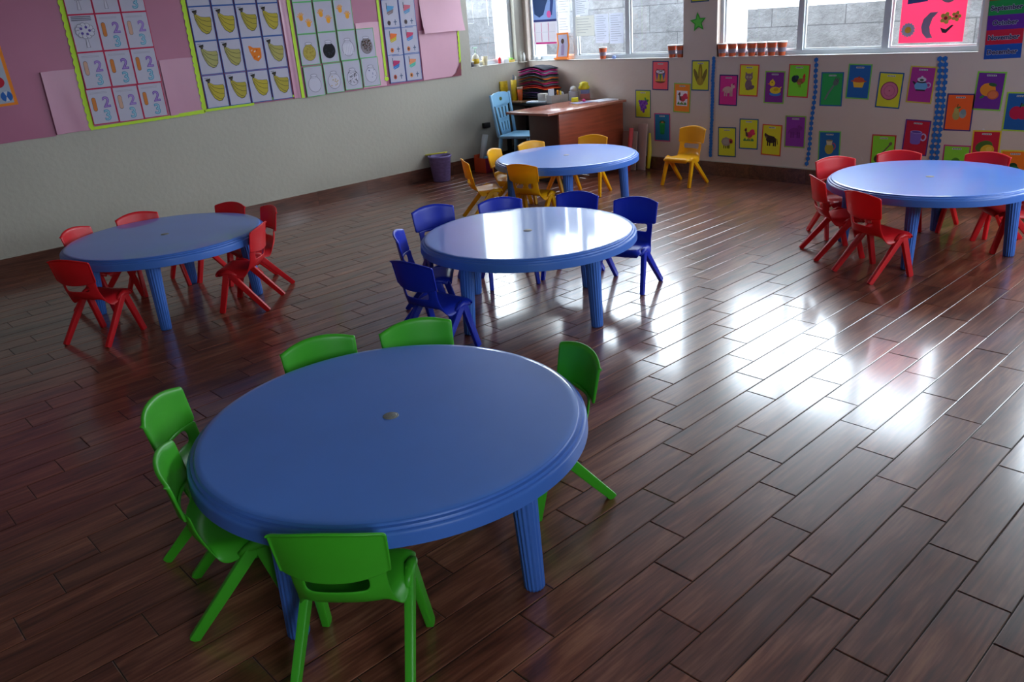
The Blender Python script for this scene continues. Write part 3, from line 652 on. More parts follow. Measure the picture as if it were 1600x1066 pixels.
# text helper
def text_mesh(s, size, m, name, parent, loc, rot=(PI/2, 0, 0), off=0.0, ext=0.0):
    cu = bpy.data.curves.new(name, 'FONT'); cu.body = s; cu.size = size; cu.align_x = 'CENTER'; cu.align_y = 'CENTER'; cu.offset = off; cu.extrude = ext; cu.resolution_u = 3
    o = bpy.data.objects.new('tmp', cu); COL.objects.link(o); bpy.context.view_layer.update()
    me = bpy.data.meshes.new_from_object(o.evaluated_get(bpy.context.evaluated_depsgraph_get()))
    bpy.data.objects.remove(o); me.materials.clear(); me.materials.append(m)
    return link(name, me, parent, loc, rot)

# months chart
r = empty('months_chart', (-2.262, YB-.0015, 1.124), (0, math.radians(-2.0), 0), 'hanging chart of month names in coloured bands at the right edge', 'chart')
for k, (nm, c) in enumerate([('December', '#1c50a8'), ('November', '#c0203c'), ('October', '#5c2390'), ('September', '#1f8a48'), ('August', '#8a5a20')]):
    mb = MB(); mb.flat(rect(-.13, .13, k*.107, (k+1)*.107), .0002*k, paper(c)); s = mb.build('month_band', r); s['label'] = '%s band' % nm
    t = text_mesh(nm, .050, paper('#b9bcd0'), 'lettering_outline', s, (-.005, -.0016, k*.107+.05), off=.0035)
    t = text_mesh(nm, .050, paper('#241c4c'), 'lettering', s, (-.005, -.0024, k*.107+.05), off=.0011)

# ------------------------------------------------------------------ papers on the windows
YW = YB+.055
def wpaper(name, x0, x1, z0, z1, c, lab, cat='sheet of paper', y=YW, lines=0, group=None, ang=0, m=None):
    r = empty(name, ((x0+x1)/2, y, (z0+z1)/2), (0, math.radians(ang), 0), lab, cat, group); w, h = x1-x0, z1-z0
    mb = MB(); mb.flat(rect(-w/2, w/2, -h/2, h/2), 0, m or thin(c)); mb.build('sheet', r)
    if lines:
        mb = MB(); rng = random.Random(int(x0*1000))
        for k in range(lines):
            z = h/2-(k+1.2)*h/(lines+1.5); l = rng.uniform(.45, .85)*w
            mb.flat(rect(-w*.42, -w*.42+l, z, z+.003), .0006, paper('#6d7488'))
        mb.build('writing', r)
    return r
def thin(c):
    return mat('thin paper '+c, c, rough=.8, spec=.2, trans=.12)
cal = wpaper('wall_calendar', -7.465, -7.075, 1.355, 2.0, '#c9c4cf', 'large wall calendar with a blue photo hung in the corner window', 'calendar')
mb = MB(); add_poly(mb, rect(-.19, .19, -.06, .32), .001, paper('#7f9ad0')); add_poly(mb, [(-.17, .02), (-.09, -.02), (-.02, .01), (.03, .12), (.08, .2), (.0, .19), (-.1, .22), (-.19, .18)], .0014, paper('#1f3a66'))
add_poly(mb, [(.08, 0), (.12, 0), (.15, .14), (.17, .29), (.09, .29), (.1, .14)], .0014, paper('#2a3c78')); add_poly(mb, ell(.07, .01, .035, .04), .0018, paper('#d0589a')); add_poly(mb, rect(-.19, .19, -.07, -.045), .002, paper('#28306c'))
mb.build('photo', cal)
mb = MB()
for i in range(3):
    for j in range(2): add_poly(mb, rect(-.175+i*.115, -.07+i*.115, -.29+j*.108, -.188+j*.108), .001, paper('#d9d4dc')); add_poly(mb, rect(-.183+i*.115, -.175+i*.115, -.29+j*.108, -.188+j*.108), .0012, paper('#c84a80'))
mb.build('month_grid', cal)
mb = MB(); add_poly(mb, rect(-.17, .18, -.318, -.298), .001, paper('#c2287a')); mb.build('footer_strip', cal)
wpaper('paper_sheet', -7.05, -6.86, 1.66, 1.96, '#eeeef2', 'white sheet on the corner window beside the calendar, upper', lines=9, group='papers taped to the corner window')
wpaper('paper_sheet', -7.055, -6.865, 1.47, 1.66, '#f0eef2', 'white sheet on the corner window beside the calendar, lower', lines=5, group='papers taped to the corner window')
wpaper('paper_sheet', -6.775, -6.58, 1.65, 1.95, '#e4e8f2', 'ruled sheet at the top left of the second window pane', lines=14, group='papers taped to the corner window')
wpaper('paper_sheet', -6.785, -6.50, 1.428, 1.642, '#dcdcd4', 'cream certificate sheet taped sideways to the window', lines=6, group='papers taped to the corner window')
wpaper('notice', -6.485, -6.29, 1.345, 1.65, '#dfe4f4', 'pale blue notice taped to the window, left of a pair', lines=12, group='papers taped to the corner window')
wpaper('notice', -6.275, -6.075, 1.335, 1.65, '#dfe4f4', 'pale blue notice taped to the window, right of a pair', lines=12, group='papers taped to the corner window')
# pink poster on the second window
r = wpaper('shapes_poster', -3.095, -2.585, 1.255, 1.90, '#f0406c', 'bright pink poster of sun, moon and flowers on the window', 'poster', m=mat('pink poster card', '#ee2c4c', rough=.7, spec=.2, trans=.4))
for nm, items in [('sun_picture', [(star(-.185, -.22, .062, n=14, k=.8), '#bdb8d2'), (ell(-.185, -.22, .026, .026), '#e8a83a')]),
                  ('moon_picture', [([(.045, -.088), (-.02, -.092), (-.068, -.14), (-.082, -.2), (-.068, -.25), (-.03, -.29), (.02, -.288), (-.005, -.25), (-.014, -.2), (.002, -.14)], '#9a88a6')]),
                  ('flower_picture', [(ell(.105+.028*math.cos(k*PI/2.5), -.14+.03*math.sin(k*PI/2.5), .018, .018, n=10), '#c9b45a') for k in range(5)]+[(ell(.105, -.14, .014, .014), '#a8283a')]+[(ell(.185+.024*math.cos(k*PI/2.5), -.13+.026*math.sin(k*PI/2.5), .015, .015, n=10), '#c9b45a') for k in range(5)]+[(ell(.185, -.13, .012, .012), '#a8283a'), ([(.07, -.21), (.09, -.25), (.12, -.255), (.175, -.195), (.16, -.19), (.115, -.225)], '#4a3f4c')]),
                  ('car_picture', [([(-.21, .03), (-.21, -.02), (-.05, -.005), (-.05, .04), (-.1, .08), (-.16, .07)], '#4a5a9c'), (ell(-.1, .025, .022, .016), '#b8405c')]),
                  ('ball_picture', [(ell(.11, .045, .07, .07), '#9d8aa4')])]:
    mb = MB()
    for k, (pts, c) in enumerate(items): add_poly(mb, pts, .0008+.0002*k, paper(c))
    mb.build(nm, r)
# orange framed picture card standing on the sill
r = empty('picture_card', (-6.975, YB+.012, SILL+.004), (math.radians(-6), 0, 0), 'orange framed picture card standing on the window sill', 'card')
mb = MB(); mb.add([(-.1, 0, .02), (.1, 0, .02), (.112, 0, .16), (.085, 0, .30), (-.105, 0, .295), (-.08, 0, .16)], [(0, 1, 2, 3, 4, 5)], paper('#f28a3c')); mb.box(-.11, .11, -.03, .0, 0, .02, paper('#f28a3c')); mb.build('card_frame', r)
mb = MB(); add_poly(mb, [(-.075, .035), (.075, .035), (.088, .16), (.065, .28), (-.08, .275), (-.055, .16)], .002, paper('#b9b4cc')); add_poly(mb, [(-.02, .05), (.025, .05), (.03, .15), (.01, .2), (-.02, .15)], .003, paper('#9a86a8')); add_poly(mb, ell(0, .205, .024, .028), .0034, paper('#4a342c')); mb.build('picture', r)

# ------------------------------------------------------------------ sill clutter
M_CLAY = mat('terracotta', '#cb5c32', rough=.7, noise=.15, nscale=20)
def cup_proto(loc, lab):
    r = empty('clay_cup', loc, 0, lab, 'cup', 'small terracotta cups on the window sills')
    mb = MB(); mb.lathe([(0, 0), (.030, 0), (.031, .003), (.0445, .112), (.046, .118), (.042, .118), (.029, .008), (0, .008)], M_CLAY, seg=24); mb.build('body', r)
    mb = MB(); mb.lathe([(.0465, .114), (.048, .121), (.0455, .125), (.0415, .121), (.0435, .114)], M_WHITE, seg=24, closed=True); mb.build('rim', r)
    mb = MB(); mb.lathe([(.0355, .033), (.0405, .072)], mat('grey cup label', '#8c7f8c', rough=.7), seg=24); mb.f = mb.f[:24]; mb.mi = mb.mi[:24]; mb.sm = mb.sm[:24]; mb.build('label_band', r)
    return r
Z0 = SILL+.004
c0 = cup_proto((-6.357, YB+.028, Z0), 'terracotta cup alone on the sill under the pair of notices')
cl = ['left cup of the pair at the wall pier', 'right cup of the pair at the wall pier']
for x, l in zip((-5.41, -5.302), cl): dup(c0, (x, YB+.028, Z0), 0, 'terracotta '+l)
seven = ['first', 'second', 'third', 'middle', 'fifth', 'sixth', 'last']
for k, x in enumerate((-4.803, -4.69, -4.583, -4.474, -4.37, -4.262, -4.155)):
    dup(c0, (x, YB+.028, Z0+(.0 if k != 3 else .0)), random.random(), 'terracotta cup on the right hand sill, %s from the left in the row of seven' % seven[k])
def lath_thing(name, loc, parts, lab, cat, seg=20, group=None):
    r = empty(name, loc, 0, lab, cat, group)
    for nm, prof, m in parts:
        mb = MB(); mb.lathe(prof, m, seg=seg); mb.build(nm, r)
    return r
XS = XL-.028
M_CREAM = mat('cream plastic', '#e9e4d0', rough=.4); M_RB = mat('red bottle', '#cf1f2a', rough=.35); M_MINT = mat('mint plastic', '#bfe6cf', rough=.4)
r = lath_thing('pump_bottle', (XS, 6.56, Z0), [('body', [(0, 0), (.038, 0), (.04, .01), (.04, .10), (.03, .125), (.012, .135), (.012, .145), (0, .145)], M_CREAM), ('label_band', [(.0405, .03), (.0405, .085)], mat('yellow label', '#d8b52c', rough=.5))], 'white pump bottle with yellow label on the left window sill', 'bottle')
mb = MB(); mb.tube([(0, 0, .145), (0, 0, .2)], .006, M_MINT); mb.box(-.01, .01, -.028, .028, .2, .213, M_MINT); mb.build('pump', r)
lath_thing('jar', (XS+.005, 6.493, Z0), [('body', [(0, 0), (.022, 0), (.022, .05), (0, .05)], mat('dark jar', '#5c5a66', rough=.4)), ('lid', [(0, .05), (.024, .05), (.024, .062), (0, .062)], M_WHITE)], 'small dark jar with a white lid on the left window sill', 'jar')
lath_thing('tumbler', (XS, 6.70, Z0), [('body', [(0, 0), (.026, 0), (.036, .1), (.033, .1), (.024, .004), (0, .004)], mat('beige tumbler', '#cfc2a0', rough=.5))], 'beige tumbler holding small things on the left window sill', 'cup')
lath_thing('glue_bottle', (XS, 6.935, Z0), [('body', [(0, 0), (.017, 0), (.018, .06), (.008, .07), (0, .07)], M_RB), ('nozzle', [(0, .07), (.006, .07), (.002, .095), (0, .095)], M_RB)], 'small red glue bottle on the left window sill', 'bottle')
mb = MB(); mb.box(-.02, .02, -.04, .04, 0, .045, mat('white carton', '#e2e4e6', rough=.6)); tag(mb.build('small_carton', None, (XS, 7.03, Z0), bevel=.002), 'small white carton beside the red glue bottle', 'box')
r = empty('toy_basket', (XS, 7.125, Z0), 0, 'tiny yellow and green box near the left window corner', 'box')
mb = MB(); mb.box(-.025, .025, -.04, .04, 0, .03, mat('mustard box', '#d6b64c', rough=.5)); mb.build('body', r, bevel=.003); mb = MB(); mb.lathe([(0, .03), (.03, .03), (.025, .045), (0, .05)], mat('lime lid', '#7fd23a', rough=.5), seg=16); mb.build('lid', r)
# a thin post top between the windows holds two pale bottles
M_CLEAR = mat('clear bottle', '#cfd0c8', rough=.2)
mb = MB(); mb.box(XL-.002, XL+.05, 7.215, 7.32, SILL-.012, SILL, M_WALL); struct(mb.build('trim_5'))
lath_thing('slim_bottle', (XL+.024, 7.245, SILL), [('body', [(0, 0), (.011, 0), (.012, .07), (.004, .1), (.004, .12), (0, .12)], M_CLEAR)], 'slim clear bottle in the window corner', 'bottle')
lath_thing('white_bottle', (XL+.024, 7.292, SILL), [('body', [(0, 0), (.016, 0), (.017, .07), (.01, .085), (.01, .1), (0, .1)], M_WHITE)], 'short white bottle in the window corner', 'bottle')
mb = MB(); mb.lathe([(0, 0), (.03, .005), (.042, .02), (.035, .05), (.02, .065), (0, .07)], mat('crumpled white plastic', '#e6ebee', rough=.5, bump=.8, bscale=30), seg=9); tag(mb.build('crumpled_bag', None, (-7.40, YB+.025, Z0)), 'crumpled white bag at the left end of the corner window sill', 'bag')
mb = MB(); mb.box(-.02, .02, -.012, .012, 0, .03, mat('blue block', '#7f93cf', rough=.5)); tag(mb.build('sharpener', None, (-6.20, YB+.03, Z0), bevel=.004), 'small blue object on the sill right of the lone cup', 'sharpener')

# ------------------------------------------------------------------ display board on the left wall
XBD = XL+.016
M_PINK = mat('pink backing paper', '#a95f7e', rough=.42, spec=.4, noise=.08, nscale=1.2, bump=.35, bscale=2.2)
M_PINK2 = mat('pink paper painted sheen', '#b98099', rough=.36, spec=.45, noise=.06, nscale=1.5, bump=.35, bscale=2.6)  # same pink paper, its sheen put into a lighter colour
M_PINK3 = mat('pink paper pale painted sheen', '#dba8bb', rough=.5, spec=.35, noise=.04, nscale=2, bump=.3, bscale=3)  # paler tone, again sheen of the pink paper painted in
M_LIME = mat('lime border card', '#b8e01f', rough=.6)
BR = empty('display_board', (XL, 0, 0), 0, 'long pink display board with lime borders on the left wall', 'display board')
def yz(mb, pts, x, m):
    from mathutils.geometry import tessellate_polygon
    tr = tessellate_polygon([[Vector((a, c, 0)) for a, c in pts]])
    mb.add([(x, a, c) for a, c in pts], [tuple(t) for t in tr], m)
low = [(-1.5, 1.0), (1.5, 1.043), (2.17, 1.060), (2.87, 1.082), (3.3, 1.092), (4.2, 1.092), (4.8, 1.09), (5.6, 1.098), (6.286, 1.103)]
mb = MB(); outline = low+[(6.30, 1.2), (6.29, 1.5), (6.31, 1.9), (6.32, 2.33), (-1.5, 2.33)]
yz(mb, outline, .012, M_PINK)
for a, c in zip(outline, outline[1:]+outline[:1]): mb.add([(.003, a[0], a[1]), (.003, c[0], c[1]), (.012, c[0], c[1]), (.012, a[0], a[1])], [(0, 1, 2, 3)], M_PINK)
mb.build('backing', BR)
def flap(y0, y1, z0, z1, m, nm='pink_sheet', lift=.02, side='l', x=.014):
    mb = MB(); nu, nv = 8, 6; vs = []
    for j in range(nv+1):
        for i in range(nu+1):
            u, v = i/nu, j/nv
            e = (1-u if side == 'l' else (u if side == 'r' else 1-v))
            vs.append((x+lift*max(0, e-.45)**2*3+.0015*math.sin(9*u+4*v), y0+(y1-y0)*u, z0+(z1-z0)*v+.004*math.sin(3*u)))
    mb.add(vs, [(j*(nu+1)+i, j*(nu+1)+i+1, (j+1)*(nu+1)+i+1, (j+1)*(nu+1)+i) for j in range(nv) for i in range(nu)], m, True)
    return mb.build(nm, BR)
flap(1.920, 2.20, 1.055, 1.545, M_PINK2); flap(1.15, 1.915, 1.045, 1.548, M_PINK, lift=.004)
flap(2.88, 3.20, 1.085, 1.555, M_PINK2, lift=.008); flap(4.12, 4.20, 1.09, 2.2, M_PINK2, lift=.012)
flap(4.94, 5.24, 1.10, 1.74, M_PINK3, lift=.006); flap(5.735, 6.27, 1.105, 1.62, M_PINK3, lift=.006)
flap(5.78, 6.36, 1.585, 2.2, M_PINK3, lift=.05, side='b', x=.022)
def lime(pts, w=.032, nm='lime_border', scallop=.012, x=.0175, amp=None):
    mb = MB(); P = [Vector(p) for p in pts]
    for i in range(len(P)-1):
        a, c = P[i], P[i+1]; l = (c-a).length; t = (c-a)/l; n = Vector((-t.y, t.x)); K = max(2, int(l/.012)); poly = []
        for k in range(K+1):
            s = l*k/K; q = a+t*s+n*(w/2+scallop*abs(math.sin(s*PI/.06))); poly.append((q.x, q.y))
        for k in range(K, -1, -1):
            q = a+t*(l*k/K)-n*(w/2); poly.append((q.x, q.y))
        yz(mb, poly, x+.0002*i, M_LIME)
    mb.build(nm, BR)
lime([(2.205, 1.062), (2.203, 1.38), (2.212, 1.66), (2.212, 2.3)]); lime([(3.20, 1.083), (2.88, 1.078), (2.19, 1.068)], .022, scallop=.004)
lime([(3.200, 1.10), (3.203, 1.5), (3.206, 2.3)]); lime([(3.69, 1.094), (3.19, 1.092), (2.95, 1.084)], .022, scallop=.003); lime([(4.12, 1.12), (3.70, 1.122)], .022, scallop=.003, x=.022)
lime([(4.222, 1.09), (4.222, 2.3)], .034, scallop=.0); lime([(5.243, 1.20), (5.25, 2.3)], .03, scallop=.0)
lime([(6.283, 1.17), (6.292, 1.4), (6.30, 1.9), (6.31, 2.3)], .02, scallop=.01)
mb = MB(); yz(mb, ell(5.243, 1.17, .028, .022, n=14), .019, M_LIME); mb.build('lime_tab', BR)
mb = MB(); yz(mb, [(6.13, 1.106), (6.28, 1.108), (6.29, 1.27), (6.26, 1.22), (6.2, 1.14)], .024, mat('maroon stain paper', '#7a3040', rough=.6)); mb.build('maroon_corner', BR)

XSH = XL+.0245
def frame_ring(mb, w, h, t, m, x=.0006):
    for p in (rect(-w/2, w/2, h/2-t, h/2), rect(-w/2, w/2, -h/2, -h/2+t), rect(-w/2, -w/2+t, -h/2+t, h/2-t), rect(w/2-t, w/2, -h/2+t, h/2-t)): yz(mb, p, x, m)
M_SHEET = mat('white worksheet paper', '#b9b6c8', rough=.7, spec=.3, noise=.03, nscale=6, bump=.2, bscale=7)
RING = {}
def sheet_data(ringc, w=.207, h=.284):
    if ringc not in RING:
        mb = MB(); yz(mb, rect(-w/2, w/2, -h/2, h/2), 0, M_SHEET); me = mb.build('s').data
        mb = MB(); frame_ring(mb, w+.004, h+.004, .006, paper(ringc)); me2 = mb.build('r').data
        for o in list(bpy.data.objects):
            if o.data in (me, me2): bpy.data.objects.remove(o)
        RING[ringc] = (me, me2)
    return RING[ringc]
def worksheet(y, z, ringc, artmesh, lab, group, tilt=0, parts=None):
    a, b_ = sheet_data(ringc)
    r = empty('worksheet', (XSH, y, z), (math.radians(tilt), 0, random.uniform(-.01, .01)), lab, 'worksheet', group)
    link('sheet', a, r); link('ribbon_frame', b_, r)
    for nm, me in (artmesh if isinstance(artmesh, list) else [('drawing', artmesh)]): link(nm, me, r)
    return r
def art(items, name='drawing'):
    mb = MB()
    for k, (pts, c) in enumerate(items): yz(mb, pts, .0009+.00015*k, paper(c))
    o = mb.build(name); me = o.data; bpy.data.objects.remove(o); return me
def capsule(cx, cz, r, h): return [(cx+r*math.cos(math.radians(a)), cz+(h-r)+r*math.sin(math.radians(a))) for a in range(0, 181, 20)]+[(cx+r*math.cos(math.radians(a)), cz-(h-r)+r*math.sin(math.radians(a))) for a in range(180, 361, 20)]
def numerals(one='#c87a3c', two='#7a52ac', three='#4a92b4', fill=True):
    objs = []
    for s, c, y, z, sz in (('2', two, .038, .026, .118), ('3', three, .024, -.08, .118)):
        o = text_mesh(s, sz, paper(c), 'n', None, (0.0012, y, z), (PI/2, 0, PI/2), off=.004); objs.append(o)
        o = text_mesh(s, sz*.98, paper('#9cc0d2') if s == '3' else paper('#a58ac8'), 'n', None, (0.0016, y, z), (PI/2, 0, PI/2), off=-.0015); objs.append(o)
    mb = MB(); yz(mb, capsule(-.060, .02, .0165, .056), .001, paper('#5a4a44')); yz(mb, capsule(-.060, .02, .0145, .053), .0013, paper(one)); objs.append(mb.build('n'))
    mb = MB()
    for k in range(2): yz(mb, rect(-.08, .06, .112-k*.009, .114-k*.009), .001, paper('#8d8a9c'))
    objs.append(mb.build('n'))
    bpy.context.view_layer.update()
    bm = bmesh.new(); mats = []
    for o in objs:
        me = o.data.copy(); me.transform(o.matrix_world); idx = []
        for m in o.data.materials:
            if m not in mats: mats.append(m)
            idx.append(mats.index(m))
        for p in me.polygons: p.material_index = idx[p.material_index] if idx else 0
        bm.from_mesh(me)
    out = bpy.data.meshes.new('drawing'); bm.to_mesh(out); bm.free()
    for m in mats: out.materials.append(m)
    for o in objs: bpy.data.objects.remove(o)
    return out
def tree_art():
    it = [(rect(-.085, .07, .098+k*.013, .104+k*.013), '#4a4a58') for k in range(3)]
    it += [([(-.015, -.11), (.015, -.11), (.008, -.03), (-.008, -.03)], '#6a6676'), ([(-.011, -.108), (.011, -.108), (.005, -.03), (-.005, -.03)], '#c4c1d0')]
    for k in range(11):
        a = k*2*PI/11; it += [(ell(.055*math.cos(a), .02+.042*math.sin(a), .023, .021, n=12), '#5a566a'), (ell(.055*math.cos(a), .02+.042*math.sin(a), .020, .018, n=12), '#c4c1d0')]
    it += [(ell(0, .02, .045, .036), '#c4c1d0')]
    for a, c in ((0, 45), (1.2, 20), (2.5, 40), (3.9, 25), (5.1, 45)): it.append((ell(.035*math.cos(a), .02+.028*math.sin(a), .011, .011, n=10), '#5b4a96'))
    return art(it)
A_NUM = [numerals(), numerals('#c8a08c', '#8a6ab8', '#5a9ab8'), numerals('#c87a3c', '#6a44a4', '#3c8aac')]
A_TREE = tree_art()
def banana_art(c, dark='#3a3a34'):
    it = [(rect(-.085, -.05, .118, .122), '#5a5a66')]
    it += [([(-.055, .085), (-.02, .088), (-.03, .07), (-.04, .066)], '#4a4438'), ([(-.058, .094), (-.02, .1), (-.022, .088), (-.056, .083)], '#2c2826')]
    def bn(pts, cc): return [(pts, cc)]
    outer = [(-.048, .07), (-.028, .07), (.0, .052), (.035, .048), (.072, .048), (.078, .03), (.074, .0), (.068, -.04), (.045, -.068), (.02, -.072), (-.012, -.05), (-.032, -.01), (-.045, .035)]
    it.append((outer, dark)); cx = sum(p[0] for p in outer)/len(outer); cy = sum(p[1] for p in outer)/len(outer)
    it.append(([(cx+(x-cx)*.95, cy+(y-cy)*.95) for x, y in outer], c))
    for a in ([(-.035, .06), (.0, .03), (.04, .018), (.074, .018)], [(-.038, .05), (-.005, .005), (.035, -.016), (.07, -.02)], [(-.04, .04), (-.018, -.015), (.02, -.05), (.05, -.06)]): it.append((path_poly(a, .003), dark))
    it = [it[0]]+[([(x*1.22-.006, y*1.2-.004) for x, y in p_], c_) for p_, c_ in it[1:]]
    return art(it)
A_BAN = [banana_art('#b8a83c'), banana_art('#a8a468'), banana_art('#ad9f3e'), banana_art('#aaa25c')]
A_BANO = art([([(-.048, .07), (-.028, .07), (.0, .052), (.072, .048), (.074, .0), (.068, -.04), (.03, -.072), (-.012, -.05), (-.04, .02)], '#e07a24')]+[(ell(x, y, .012, .006, 30, n=8), c) for x, y, c in ((.01, .02, '#d8d0c0'), (.04, -.03, '#d8d0c0'), (.03, .03, '#c85a18'), (0, -.03, '#c85a18'), (-.02, .03, '#d8b090'))])
def hands_art(dx=0, dy=0):
    out = []
    for cx, cy, r in ((-.035+dx, .0+dy, 8), (.04+dx, -.06+dy, -12)):
        it = []; it.append((ell(cx, cy, .022, .025), '#e8a030'))
        for k in range(5):
            a = math.radians(150-k*27+r); it.append((bar(cx+.015*math.cos(a), cy+.018*math.sin(a), cx+.045*math.cos(a), cy+.052*math.sin(a), .009), '#eda63a'))
        out.append(('hand_print', art(it)))
    return out
A_HAND = [hands_art(), hands_art(.0, .02), hands_art(.0, .045)]
def jar_art(fill=None, extra=()):
    it = [(ell(0, -.03, .072, .075), '#4c4a56'), (ell(0, -.03, .069, .072), fill or '#c4c1d2'), (ell(0, .055, .038, .014), '#4c4a56'), (ell(0, .055, .035, .011), '#c4c1d2'), (ell(0, .038, .042, .008), '#4c4a56'), (ell(0, .038, .038, .006), fill if fill and fill != '#17151c' else '#c4c1d2')]
    return art(it+list(extra))
rj = random.Random(4)
dots = lambda n, c, s=.004: [(ell(rj.uniform(-.05, .05), rj.uniform(-.08, .03), s, s*.7, rj.uniform(0, 90), n=6), c) for _ in range(n)]
A_JAR = [jar_art('#b3a24c', dots(26, '#a08c3c', .008)), jar_art('#17151c', dots(14, '#2c2a3c', .008)), jar_art(None, [(path_poly([(-.045+k*.018, .01), (-.055+k*.022, -.085)], .004), '#e6e6ee') for k in range(6)]), jar_art('#8a8288', dots(34, '#4a4036', .009)+dots(10, '#7a2c2c', .006)),
         jar_art(), jar_art(None, dots(9, '#b8a06c', .009)), jar_art(None, dots(46, '#2c2a30', .005)), jar_art(None, dots(8, '#3a4a7c', .006))]
def house_art(a, b_, c):
    return [('house_drawing', art([([(-.045, .02), (.035, .045), (.05, .075), (-.035, .085), (-.05, .06)], a), ([(-.05, .0), (.035, .03), (.04, .05), (-.045, .022)], b_), ([(-.035, -.01), (.03, .012), (.035, .03), (-.04, .0)], b_), (bar(-.045, .05, -.045, .11, .008), '#4a5a6c')])), ('pot_drawing', art([
                (ell(-.035, -.085, .022, .025, n=8), c), (ell(-.035, -.085, .01, .011, n=8), '#4a3a34')])), ('cross_drawing', art([(bar(.045, -.055, .045, -.11, .009), '#4a5a7c'), (bar(.025, -.078, .065, -.078, .009), '#4a5a7c')]))]
A_HOUSE = [house_art('#5a9ac8', '#8a7a7c', '#4a4048'), house_art('#c86a7c', '#6a9ac0', '#5a5058'), house_art('#e0703a', '#c8b43c', '#d8702c'), house_art('#c84a6c', '#5a8ac0', '#c8703c'), house_art('#b83a6c', '#3a7ac0', '#b8503c'), house_art('#e0906a', '#5ab8a0', '#d88a4c')]
zr = [1.236, 1.524, 1.812, 2.10]
rn = ['bottom row', 'second lowest row', 'third lowest row', 'cut off top row']; cn3 = ['left', 'middle', 'right']
for j in range(4):
    for i in range(3):
        tree = (j == 3 and i < 2) or (j == 2 and i == 0)
        y = 2.333+i*.2125+(.0 if j > 0 else -.008)
        worksheet(y, zr[j]-(.0 if i != 1 or j else .004), '#b81f48', A_TREE if tree else A_NUM[(i+j) % 3], ('tree sheet' if tree else 'sheet with numerals 123')+', %s column, %s of the red framed set' % (cn3[i], rn[j]), 'worksheets with red frames')
cn4 = ['first', 'second', 'third', 'fourth']
for j in range(4):
    for i in range(4):
        o = (j == 1 and i == 2)
        worksheet(3.333+i*.2215, 1.252+j*.2885+(-.004 if j == 0 else 0), '#2c5aa0', A_BANO if o else A_BAN[(i*2+j) % 4], 'banana sheet%s, %s column, %s of the blue framed set' % (' painted orange' if o else '', cn4[i], rn[j]), 'banana worksheets with blue frames')
jn = ['jar sheet coloured sandy yellow', 'jar sheet filled in black', 'jar sheet with white strokes', 'jar sheet with brown scribble', 'empty jar sheet at the left of the bottom row', 'jar sheet with pale spots in the bottom row', 'jar sheet with many black dots', 'jar sheet with a few blue dots']
for i in range(4):
    worksheet(4.362+i*.2255, 1.532+.004*i, '#5ab86a', A_JAR[i], jn[i]+' on the green framed set', 'jar and hand worksheets with green frames')
    worksheet(4.368+i*.2275, 1.232+.009*i, '#5ab86a', A_JAR[4+i], jn[4+i]+' on the green framed set', 'jar and hand worksheets with green frames')
for i in range(3):
    worksheet(4.362+i*.2255, 1.822+.004*i, '#5ab86a', A_HAND[i], 'sheet with two orange hand prints, %s of the three above the jars' % cn3[i], 'jar and hand worksheets with green frames')
    worksheet(4.362+i*.2255, 2.11+.004*i, '#5ab86a', A_HAND[2-i], 'sheet with orange hand prints cut by the frame, %s of three' % cn3[i], 'jar and hand worksheets with green frames')
hn = ['blue house', 'pink roofed house', 'orange house', 'pink and blue house', 'magenta and blue house', 'orange and green house, paler sheet']
k = 0
for j in (2, 1, 0):
    for i in range(2):
        worksheet(5.39+i*.218, 1.262+j*.272+(.0), '#3c62a8', A_HOUSE[k], 'small sheet of a %s above a cross' % hn[k], 'house worksheets with blue frames', tilt=0); k += 1
for i in range(2): worksheet(5.39+i*.218, 1.262+3*.272+.02, '#3c62a8', A_HOUSE[i], 'house worksheet in the topmost row, %s one' % cn3[i*2], 'house worksheets with blue frames')
# orange framed picture strip at the left edge
r = empty('picture_strip', (XSH, 1.55, 1.50), (math.radians(1.5), 0, 0), 'orange framed strip of fruit pictures at the left edge of the frame', 'poster')
mb = MB(); yz(mb, rect(-.2, .15, -.18, .36), 0, paper('#e8842c')); mb.build('border', r)
mb = MB(); yz(mb, rect(-.18, .125, -.16, .34), .0006, paper('#a3aab8')); mb.build('sheet', r)
for nm, its in [('apple_picture', [(ell(.045, .0, .055, .045), '#b01f34'), (ell(.045, .052, .03, .012, 30), '#4c8a4a')]), ('ball_picture', [(ell(.085, -.11, .042, .04), '#2c5fa8'), ([(.07, -.148), (.1, -.148), (.085, -.11)], '#c0c6d0'), ([(.07, -.072), (.1, -.072), (.085, -.11)], '#c0c6d0')]), ('ball_picture', [(ell(.06, .17, .04, .04), '#2a4a94')]), ('pear_picture', [(ell(-.07, -.02, .05, .05), '#c8a83c')])]:
    mb = MB()
    for k, (pts, c) in enumerate(its): yz(mb, pts, .0012+.0002*k, paper(c))
    mb.build(nm, r)

# ------------------------------------------------------------------ desk corner
def box_part(name, dims, m, parent, bevel=.002, M=None):
    mb = MB(); mb.box(*dims, m, M); return mb.build(name, parent, bevel=bevel)
r = empty('teacher_desk', (0, 0, 0), 0, 'brown cherry wood office desk against the back wall', 'desk')
DX0, DX1, DY0, DY1 = -6.62, -5.99, 6.06, 7.315
box_part('desktop', (DX0, DX1, DY0, DY1, .725, .75), M_DESKT, r, .004)
box_part('front_panel', (DX1-.05, DX1-.03, DY0+.19, DY1-.03, .05, .725), M_DESK, r)
p = box_part('end_panel', (DX0+.15, DX1-.05, DY0+.19, DY0+.21, .03, .725), mat('dark laminate', '#4c2620', rough=.4, noise=.15, nscale=4), r); p['label'] = 'dark end panel'
box_part('end_panel', (DX0+.15, DX1-.05, DY1-.06, DY1-.04, .03, .725), MATS['dark laminate'], r)
box_part('drawer_pedestal', (DX0+.15, DX1-.1, DY1-.45, DY1-.08, .05, .70), MATS['dark laminate'], r)
